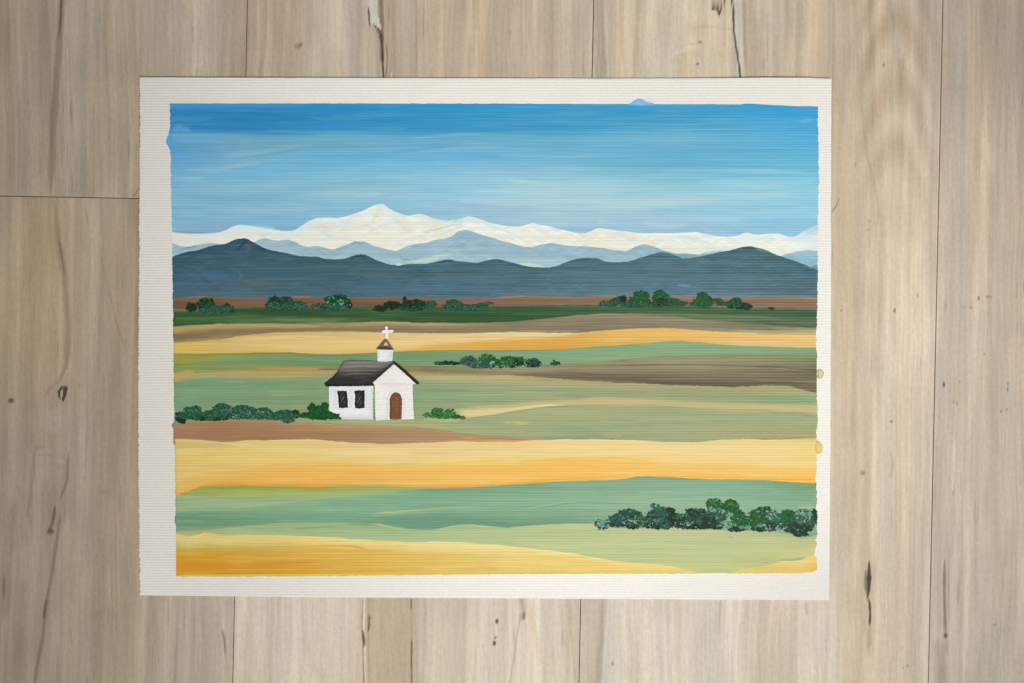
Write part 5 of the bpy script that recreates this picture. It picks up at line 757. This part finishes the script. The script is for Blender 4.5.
# far row
bush('pair of dark trees nearest the left edge of the far row', [(191.5,307.5,4.6,4,'dark',26),(206,305,8,6.4,'dark',60),(207,304,7,5,'deep',26),(206,311,6.4,3.6,'teal',26),(214,309,4.5,3.5,'mid',16)], BL, 1, 1.15)
bush('small round teal bush alone in the far row', [(227,309.6,7.4,4.6,'mid',34),(226,309.6,6.6,3.6,'teal',30),(228,305.6,3,1.4,'dark',5)], BL, 2, 1.1)
bush('long teal and dark green clump of the far row, left of centre', [(275,303.4,8.4,6,'dark',46),(274,306,8,4.4,'teal',36),(287,302,6.6,4.6,'mid',34),(286,299.4,4,2,'dark',12),(300,306,7,4,'teal',34),(290,307.6,14,2.2,'teal',30)], BL, 3, 1.15)
bush('blocky green clump of the far row above the chapel roof', [(338,300.4,12,4.6,'green',70),(337,300,12,4,'dark',24),(331,307,19,3.2,'teal',64),(349,305,2.6,3.4,'black',14),(342,303,3,2,'light',3)], BL, 4, 1.15)
bush('darkest low clump of the far row, right of the steeple', [(381,309,6.4,2.4,'dark',24),(393,305.4,8,3.4,'dark',34),(405,299.6,2,2.6,'dark',8),(414,305,12,5,'dark',70),(412,308,14,3,'mid',16)], BL, 5, 1.15)
bush('teal clump with a thin tail in the centre of the far row', [(431,305,6,3.4,'mid',26),(454,304.4,8,4,'green',34),(456,307,14,3.6,'teal',54),(470,308,7,2.4,'teal',20),(482,306,6.4,2.4,'mid',20),(489,303.6,4,.8,'mid',8)], BL, 6, 1.1)
bush('widest clump of the far row, with two tall round heads', [(608,304,8,2.6,'teal',26),(616,302,6,3.4,'mid',22),(623,299,3.6,2.8,'black',16),(641,293.6,6.6,2.4,'green',24),(645,296.4,4.6,3,'green',18),(640,301,11,5.4,'green',54),(634,304.6,14,2.6,'teal',40),(660,293.6,5.4,3,'green',24),(662,300,8.6,6.4,'mid',52),(661,302,6,4,'dark',14),(678,303.6,8.6,2.6,'mid',28),(674,300,5,1.2,'green',8),(655,305,22,1.6,'mid',24)], BL, 7, 1.15)
bush('domed tree of the far row with a flat branch to its right', [(702.6,296,4.2,3.6,'green',20),(704,301,9.6,5.6,'green',58),(702,304,11,3,'mid',34),(716,300,6,1,'green',9),(721,303.4,5.4,1.8,'mid',14)], BL, 8, 1.15)
bush('low dark clump of the far row near the right edge', [(735.6,301.6,5.4,3.4,'green',26),(739,306,11.5,3.4,'dark',40),(734,304,7,3,'mid',18),(747.6,307,5,2.4,'black',16),(771.6,308.4,2.6,1,'dark',6)], BL, 9, 1.1)
# middle row
bush('hedge of mixed green bushes in the middle distance', [(448,363.4,12,1.4,'dark',34),(440,363.4,5,.9,'mid',10),(469,361,7.6,4.4,'grey',40),(470,358.6,3,2,'dark',6),(482,363.6,11,3.6,'grey',46),(488,358.6,7.4,4.4,'green',44),(487,356.6,5,2.2,'bright',12),(498,363,5.4,3,'green',20),(482,366.6,14,1.6,'teal',22),(510,361,9.6,4.2,'green',50),(508,362.4,6,3,'bright',16),(518,362.4,6,3.4,'dark',24),(521,359.4,3.4,2.2,'green',10),(533.4,363,8,4,'teal',40),(533,363.4,7.4,3.4,'dark',24),(492,363,2,2.4,'light',4),(525,364.6,1.6,1.6,'light',3),(505,366.6,12,1.2,'dark',12)], BL, 10, 1.15)
bush('tiny dark green tuft at the end of the middle hedge', [(555.6,363.6,4.4,1.4,'deep',16),(554,361.4,.8,1.6,'deep',4)], BL, 11, .9)
bush('bright green bush to the right of the chapel', [(438,411.6,5.2,3.4,'bright',40),(437,410.6,4.4,2.4,'green',12),(426.6,415,2.8,2,'bright',14),(449.6,413,5.4,3.6,'bright',36),(443,416,12,2.4,'bright',40),(455,416.6,5,2,'green',14),(462.6,417.6,2.4,1.6,'bright',12),(434,415,5,2.2,'green',10)], BL, 12, 1.0)
bush('long dark teal bush row at the left edge', [(181,418.6,5,3.4,'dark',34),(178.6,413.4,3.2,.8,'dark',7),(187,409,2.6,2,'mid',8),(190,415,13,3.8,'mid',54),(196,410,5.4,3.4,'teal',28),(201,417.6,8,2.6,'dark',20),(221,408.8,8,4.8,'teal',46),(224,408,6,4,'mid',24),(217,414.4,14,4,'teal',56),(214,418.6,16,1.4,'dark',28),(244,411.4,13,5,'teal',72),(243,410,10,4.4,'mid',30),(238,416.4,14,2,'dark',22),(263.4,413.4,8.6,4.8,'mid',44),(263,413,8,4.2,'teal',30),(262,414,6,3,'light',6),(286,415.6,10.4,4.8,'teal',60),(286,415,9.6,4.4,'mid',26),(288,419.6,6,2.6,'grey',16),(296,414,2.4,4,'dark',12),(272,418.4,8,1.4,'grey',12),(205,416,26,3,'mid',70),(250,415.6,26,3.4,'teal',80),(270,416,22,2.6,'mid',44)], BL, 13, 1.3)
bush('deep green pointed bush at the chapel\'s left corner', [(319,415,15,4.6,'deep',110),(312,407.6,3.2,3.4,'deep',26),(325,406.6,3.4,3.8,'deep',30),(319,411,9,4,'deep',50),(304,415.6,4,2.4,'deep',14),(332,416.4,7,2.4,'deep',26),(338,417.6,3,1,'deep',8)], BL + 4, 14, 1.15)
# lower right row
bush('pale teal bush at the left end of the near row', [(603,524,8.4,4.4,'teal',26),(604,523,7.6,3.8,'light',40),(628.6,516,13,6.6,'teal',80),(630,515,11,5,'grey',30),(634,514.6,6,3,'black',10),(626,512.6,6,2.4,'mid',18),(637,518.4,5,2,'bright',8),(622,521.6,9,2.4,'black',20),(634,523.6,12,3.6,'light',52),(623,524,18,2.6,'dark',44),(616,519,8,4,'teal',26),(633,527,6,1.6,'dark',16)], BL, 15, 1.35)
bush('dark grey-green bush second in the near row', [(659,517,12.4,8.6,'grey',130),(661,514,10.6,7.6,'teal',56),(669,509.6,3.4,2,'black',14),(671,516,5,7,'dark',30),(650,519.4,5,4,'dark',18),(652,522,6,2.4,'light',12),(657,525.4,17,2.4,'black',40),(665,526.6,6,2,'mid',14),(655,506,4,2.6,'teal',10),(645,521,8,4,'mid',26),(676,522,7,3,'dark',20)], BL, 16, 1.35)
bush('dark bush with a pale green left side in the near row', [(679.6,518,6,4.6,'mid',30),(678,518,5,3.4,'bright',14),(676,523.6,6,2.2,'light',20),(696,517.4,13.4,8.4,'dark',90),(697,516,12,7,'teal',70),(690,510.6,2.6,2,'black',12),(703,511.4,3,2,'black',10),(694,514,3,4,'black',12),(692,526.4,17,2.4,'black',44),(700,521,8,3,'grey',22),(687,523.4,4,2,'light',10),(709,521,8,5,'dark',30)], BL, 17, 1.35)
bush('tall bright green tree with two heads in the near row', [(715,516,10,9,'teal',70),(714.6,504,8.6,5.4,'deep',66),(713,504,6,3.4,'green',40),(714,501.6,6,2,'bright',12),(731,505.2,7.2,5.4,'deep',56),(731,508,8,6,'green',56),(733,504,5,2,'bright',10),(723,508,5,4,'deep',24),(737,515,7,5,'green',36),(724,510,8,4,'green',26),(742,520.6,9,5.4,'green',52),(717,516.6,9,7,'grey',44),(721,512,3,2.4,'light',8),(712,509,4,2,'light',8),(730,514.6,2.4,2,'light',8),(715,525.6,8,3.4,'black',34),(727.4,525,8.6,3,'light',42),(736,529.4,8,2,'black',34),(745,527,7,1.8,'light',10),(749,522,9,5,'green',40)], BL, 18, 1.35)
bush('leaning green dome bush in the near row', [(757,516,8,6.4,'green',80),(763.6,511.4,7,4.6,'deep',50),(766,508.8,4.6,2,'dark',20),(759,519.6,11,4.6,'green',60),(766,515,5,4,'green',22),(757.4,526.4,6,2,'light',22),(763,528.6,14,2,'black',50),(768.4,528,3,2.6,'light',14),(774.6,517,6.4,5,'teal',34),(774,517,6,4.6,'light',20),(772,524,6,3,'dark',20),(778.6,527.6,3,2,'light',12),(781,523,8,5,'mid',34)], BL, 19, 1.35)
bush('broad green and pale teal bush at the right edge of the near row', [(789,517.4,9.4,7,'green',110),(786,519,7,5,'deep',30),(800,526,14,4.4,'dark',50),(803,516.4,10,6.6,'grey',60),(803,516.6,10,6.6,'light',40),(801,519,8,5,'mid',24),(813,517,4,7.6,'black',22),(811,522,5,4,'mid',24),(798,530,14,2,'black',34),(800,534,9,1.4,'dark',18),(809,515,1.4,4,'light',6)], BL, 20, 1.35)

# ---- the chapel
from mathutils import Vector
from mathutils.geometry import delaunay_2d_cdt
def patch(name, label, poly, layer, parent, colour, marks=(), step=.8, jit=.35, amp=.05, h=.00003, mat=None, seed=0, holes=()):
    """a small painted shape with an uneven brushed outline"""
    rs = np.random.RandomState(seed + 5)
    P = []
    poly = [tuple(map(float, p)) for p in poly]
    for i in range(len(poly)):
        a = np.array(poly[i]); b = np.array(poly[(i + 1) % len(poly)])
        k = max(1, int(np.linalg.norm(b - a) / 1.0))
        for q in range(k): P.append(a + (b - a) * q / k + (rs.rand(2) - .5) * jit)
    nb = len(P); loops = [list(range(nb))]
    for hole in holes:
        s = len(P)
        for p in hole: P.append(np.array(p, float))
        loops.append(list(range(s, len(P))))
    A = np.array(P)
    ins = []
    gx = np.arange(A[:nb, 0].min(), A[:nb, 0].max(), step); gy = np.arange(A[:nb, 1].min(), A[:nb, 1].max(), step)
    def inside(pt, L):
        r = False; n = len(L)
        for i in range(n):
            (ax, ay), (bx, by) = L[i], L[i - 1]
            if (ay > pt[1]) != (by > pt[1]) and pt[0] < (bx - ax) * (pt[1] - ay) / (by - ay) + ax: r = not r
        return r
    outer = [tuple(A[i]) for i in loops[0]]; hol = [[tuple(A[i]) for i in L] for L in loops[1:]]
    for x in gx:
        for y in gy:
            p = (x + (rs.rand() - .5) * .3, y + (rs.rand() - .5) * .3)
            if np.min(np.hypot(A[:, 0] - p[0], A[:, 1] - p[1])) < .4: continue
            if inside(p, outer) and not any(inside(p, hh) for hh in hol): ins.append(p)
    pts = [Vector(map(float, p)) for p in P] + [Vector(p) for p in ins]
    edges = []
    for L in loops: edges += [(L[i], L[(i + 1) % len(L)]) for i in range(len(L))]
    r = delaunay_2d_cdt(pts, edges, [], 0, 1e-5)
    vs = np.array([tuple(v) for v in r[0]]); tri = []
    for f in r[2]:
        c = vs[list(f)].mean(0)
        if inside(c, outer) and not any(inside(c, hh) for hh in hol): tri.append(tuple(f))
    tri = np.array(tri)
    a, b, c = vs[tri[:, 0]], vs[tri[:, 1]], vs[tri[:, 2]]
    cr = (b[:, 0] - a[:, 0]) * (c[:, 1] - a[:, 1]) - (b[:, 1] - a[:, 1]) * (c[:, 0] - a[:, 0])
    tri[cr > 0] = tri[cr > 0][:, ::-1]                 # photo y points down, so this turns every face upward
    x, y = vs[:, 0].copy(), vs[:, 1].copy()
    d = np.min(np.hypot(x[:, None] - A[None, :, 0], y[:, None] - A[None, :, 1]), axis=1)
    rgb = np.tile(np.asarray(colour, float), (len(x), 1)) * (1 + amp * (vn(x / 3 + seed, y / .9, 55) + vn(x / 1.1, y / 1.1 + seed, 56) - 1))[:, None]
    rgb = apply_marks(rgb, x, y, list(marks), seed)
    z = PT + lift(x, y) + LAYER * (layer + 1) + h * np.clip(d / .8, 0, 1) + .000012 * (vn(x / 1.4, y / 1.1, 57) - .5) * np.clip(d, 0, 1)
    o = make_obj(name, loc(x, y, z), tri, mat or M_smooth, parent, albedo(rgb, x, y))
    if label: o['label'] = label
    return o
chapel = patch('painted_chapel', 'white painted chapel with dark roof, steeple and cross', [(329,385.4),(345,385.2),(373.6,385),(373.4,396),(373.4,410),(373.2,419.6),(360,419.4),(340.7,419.2),(336,416),(329.4,411),(329,400)], 19, painting, (224,226,222),
  marks=[('s',[(335.5,388),(335.8,408)],2.6,(198,214,212),.7,1.6,.2), ('s',[(351,389),(351.2,408)],3,(206,220,216),.6,2,.2), ('s',[(367.4,390),(367.6,408)],3.4,(206,220,214),.6,2,.2), ('s',[(340,418),(356,418.2),(372,418.6)],4,(196,212,212),.75,3,.1), ('s',[(332,413),(340,418)],3,(206,218,216),.7,2,.2), ('s',[(330,386.4),(372,386.2)],1.8,(206,214,208),.6,1.2,.1), ('s',[(340,411.5),(370,411)],4,(236,236,232),.7,3,.2), ('s',[(372.4,388),(372.6,418)],1.8,(186,206,192),.6,1.4,.05)], seed=1)
patch('gable_wall', 'white gable front with the door', [(394.2,364.2),(399,368.4),(405.4,374),(411,379.2),(415.8,383.6),(412.6,384.2),(412.9,395),(413.4,408),(414.2,419),(408,419.4),(394,419.4),(384,419.8),(375.8,420.6),(375.2,408),(375,396),(374.9,385.6),(373,382.6),(378,378.4),(386,371)], 22, chapel, (234,230,224),
  marks=[('s',[(381,384),(396,384.2),(411,384)],1.5,(206,202,196),.7,1.2,.1), ('s',[(387.6,396),(387.2,408),(387,419)],2.6,(200,216,206),.65,1.8,.1), ('s',[(404,394),(404.2,408),(404,419)],2,(206,220,210),.6,1.5,.1), ('s',[(389,396),(392,391.4),(397,390),(401,392)],2,(208,220,212),.5,1.6,.1), ('s',[(384,371),(394,368),(404,375)],3,(226,222,212),.6,2.4,.2), ('s',[(378,384),(392,386),(402,385)],5,(226,214,206),.5,4,.2), ('s',[(376,419),(388,418.6)],2.4,(206,218,220),.7,1.6,.1), ('s',[(398,380),(408,383)],4,(240,234,228),.6,3,.2)], seed=2)
patch('corner_line', 'thin green line between the two white walls', [(373.6,386),(375,386),(375.2,402),(375.8,420),(374,420.2),(373.7,402)], 21, chapel, (118,150,112), seed=3, jit=.25, step=.6)
patch('roof', 'charcoal roof slope with grey dry-brushed streaks', [(344.2,361),(352,360.3),(366,360.6),(380,361.4),(391,361.4),(393.4,362.2),(392.6,364.6),(388,368.6),(382,374.2),(377,379),(372.9,382.6),(375.2,385.2),(372,385.9),(352,386.2),(336,386.4),(326.4,386.6),(324.4,383.8),(329,380),(334.6,375.4),(338,371),(340.6,366)], 22, chapel, (62,60,56),
  marks=[('a',[(336,360),(394,360)],[(336,371),(360,370),(394,367)],(116,114,108),.9,1,8,4), ('a',[(324,377),(380,376)],[(324,388),(380,388)],(34,33,31),.75,5,1,3), ('s',[(344,363.4),(362,362.4),(388,363)],1.6,(136,132,124),.95,1.2,.2,.6), ('s',[(342,367),(362,366),(384,366.6)],1.6,(140,136,128),.9,1.2,.2,.6), ('s',[(340,371),(360,370.4),(380,370)],1.6,(128,124,116),.85,1.2,.2,.6), ('s',[(340,375),(356,373.6),(376,374)],1.4,(112,109,101),.8,1,.2,.6), ('s',[(352,378),(366,377.4)],1.2,(84,82,76),.6,1,.2,.6), ('s',[(360,383),(366,380),(371,381)],3,(76,74,68),.55,2.6,.2,.6), ('s',[(393,363),(386,369.6),(378,377),(373,382)],2.4,(30,29,28),.8,1.6,.1), ('s',[(325,384.6),(348,385.4),(374,384.8)],2.2,(20,19,19),.85,1.2,.05), ('s',[(325,383.6),(332,378),(338,371)],2.4,(32,31,30),.8,1.6,.1), ('s',[(340.6,368),(344.6,361.6)],1.6,(92,96,86),.6,1.2,.1)], seed=4, amp=.16, jit=.45)
patch('roof_edge', 'black sloping edge of the roof over the gable front', [(393,361.6),(394.8,361.6),(399,364.8),(405,369.6),(411,375),(416,379.6),(419.6,383),(418.4,384.6),(415.8,383.4),(410,377.9),(404,372.4),(398.6,367.6),(394.2,364.2),(392.8,363.4)], 23, chapel, (30,28,27), seed=5, jit=.3, step=.6, amp=.1)
for poly, lab, sd in (([(337.4,391),(342,390.7),(346.8,391),(347.6,396),(348.2,404),(348,407.6),(343,408),(339,407.6),(338.6,402),(338.2,396)], 'left black window with white scribbled glints', 6), ([(354.6,390.7),(359,390.4),(364.6,390.3),(365,394),(364.7,401),(364.9,408),(360,408.6),(355.4,408.2),(354.9,402),(355.2,397)], 'right black window with white scribbled glints', 7)):
    cx = 343 if sd == 6 else 359.6
    patch('window', lab, poly, 23, chapel, (30,29,28), marks=[('s',[(cx-1.6,394.6),(cx+1.2,392.6)],.9,(120,122,120),.5,.8,.2), ('s',[(cx-.6,400.4),(cx+1.4,395.6)],.9,(150,152,152),.55,.8,.2), ('s',[(cx-2,403),(cx-.2,398.6)],.9,(128,130,128),.6,.8,.2), ('s',[(cx+.8,404.6),(cx+2,400.6)],.9,(118,120,118),.6,.8,.2), ('s',[(cx-2.4,399),(cx-1,394.4)],.8,(120,121,118),.5,.8,.2), ('s',[(cx-.6,406.4),(cx+.8,404)],.8,(96,96,94),.5,.8,.2)], seed=sd, amp=.2, jit=.6, step=.55)
patch('door', 'rust brown arched door', [(389.8,419.2),(389.3,416.6),(389.9,410),(389.6,403),(389.8,398.4),(391.2,394.8),(393.4,392.7),(396,392.1),(398.8,392.8),(401,395),(402.2,398.8),(402.3,404),(402,412),(401.7,419.3),(395,419.5)], 23, chapel, (118,76,48),
  marks=[('s',[(391,419),(391,400),(393,395)],1.4,(96,54,32),.6,1.2,.1), ('s',[(397,395),(396.6,416)],2,(138,92,60),.6,1.6,.2,.5), ('s',[(400.6,398),(400.4,417)],1.6,(104,60,36),.5,1.4,.2), ('s',[(393.6,400),(394,414)],1.4,(132,86,54),.5,1.2,.2,.5)], seed=8, amp=.18, jit=.4, step=.6)
patch('belfry', 'white square belfry', [(377.2,349.4),(383,349.8),(392.8,349.9),(393,355),(392.6,359.4),(391.6,361.2),(386,361.6),(380.4,361.7),(377.6,361),(377.4,356)], 23, chapel, (226,228,226), marks=[('s',[(391,351),(390.6,360)],2.6,(198,206,204),.6,2,.1), ('s',[(378.4,352),(378.6,360)],1.6,(202,212,208),.6,1.3,.1), ('s',[(385,352),(385,360)],1.2,(240,240,240),.7,1,.1), ('s',[(379,360.8),(391,360.6)],1.6,(196,206,200),.6,1.2,.1)], seed=9, jit=.4, step=.6)
patch('belfry_roof', 'grey pointed belfry cap with a gap showing the yellow field', [(385.2,339.2),(386.8,339.2),(388.6,341.6),(390,344),(392.2,347.2),(394,349.9),(390,349.5),(384,349.2),(378,349.2),(376.4,348.9),(378.6,346.6),(381.2,343.4),(383,341)], 24, chapel, (104,96,84), holes=[[(386,341.8),(383.5,345.3),(384.9,346.1),(387.5,346.2),(389,345.9),(387.3,343.1)]], marks=[('s',[(377,348.9),(384,348),(393.6,349.5)],2.2,(52,48,43),.85,1.3,.1), ('s',[(379.6,347.4),(386,346.8),(392,348)],1.6,(70,65,58),.6,1.2,.2)], seed=10, jit=.3, step=.5, amp=.14)
patch('cross', 'white cross on top of the belfry', [(385.0, 326.6), (387.37, 326.2), (388.09, 328.0), (387.54, 330.1), (390.14, 329.9), (393.46, 329.7), (393.98, 330.8), (392.63, 332.3), (389.72, 332.8), (388.06, 332.8), (388.51, 335.6), (388.3, 338.6), (385.21, 338.7), (384.9, 335.8), (385.46, 332.6), (382.86, 333.1), (381.71, 332.3), (381.92, 330.5), (383.9, 330.1), (385.35, 330.3), (385.21, 328.4)], 25, chapel, (232,230,232), seed=11, jit=.55, step=.5, h=.00006)

# ------------------------------------------------------------------ light, world, camera
w = bpy.data.worlds.new('World'); sc.world = w; w.use_nodes = True
w.node_tree.nodes['Background'].inputs[0].default_value = (1, .985, .96, 1)
w.node_tree.nodes['Background'].inputs[1].default_value = AMB
for nm, pos, aim, half, k in LAMPS:
    L = bpy.data.lights.new(nm, 'SPOT'); L.energy = k * WATT; L.color = (1, .995, .985)
    L.spot_size = 2 * half; L.spot_blend = 1.0; L.shadow_soft_size = .04
    lo = bpy.data.objects.new(nm, L); COL.objects.link(lo); lo.location = pos
    lo.rotation_euler = (Vector(aim) - Vector(pos)).to_track_quat('-Z', 'Y').to_euler()

cam = bpy.data.cameras.new('camera'); co = bpy.data.objects.new('camera', cam); COL.objects.link(co)
cam.lens = 50; cam.sensor_width = 36; cam.sensor_fit = 'HORIZONTAL'
co.location = (0, 0, PT + 1024 * S * 50 / 36); co.rotation_euler = (0, 0, 0)
cam.clip_start = .05; cam.clip_end = 20
sc.camera = co
sc.view_settings.view_transform = 'Standard'; sc.view_settings.look = 'None'
sc.view_settings.exposure = 0; sc.view_settings.gamma = 1
sc.render.resolution_x = 1024; sc.render.resolution_y = 683
try:
    sc.cycles.use_denoising = False
    sc.cycles.filter_width = 1.5
    sc.cycles.max_bounces = 4
except Exception: pass
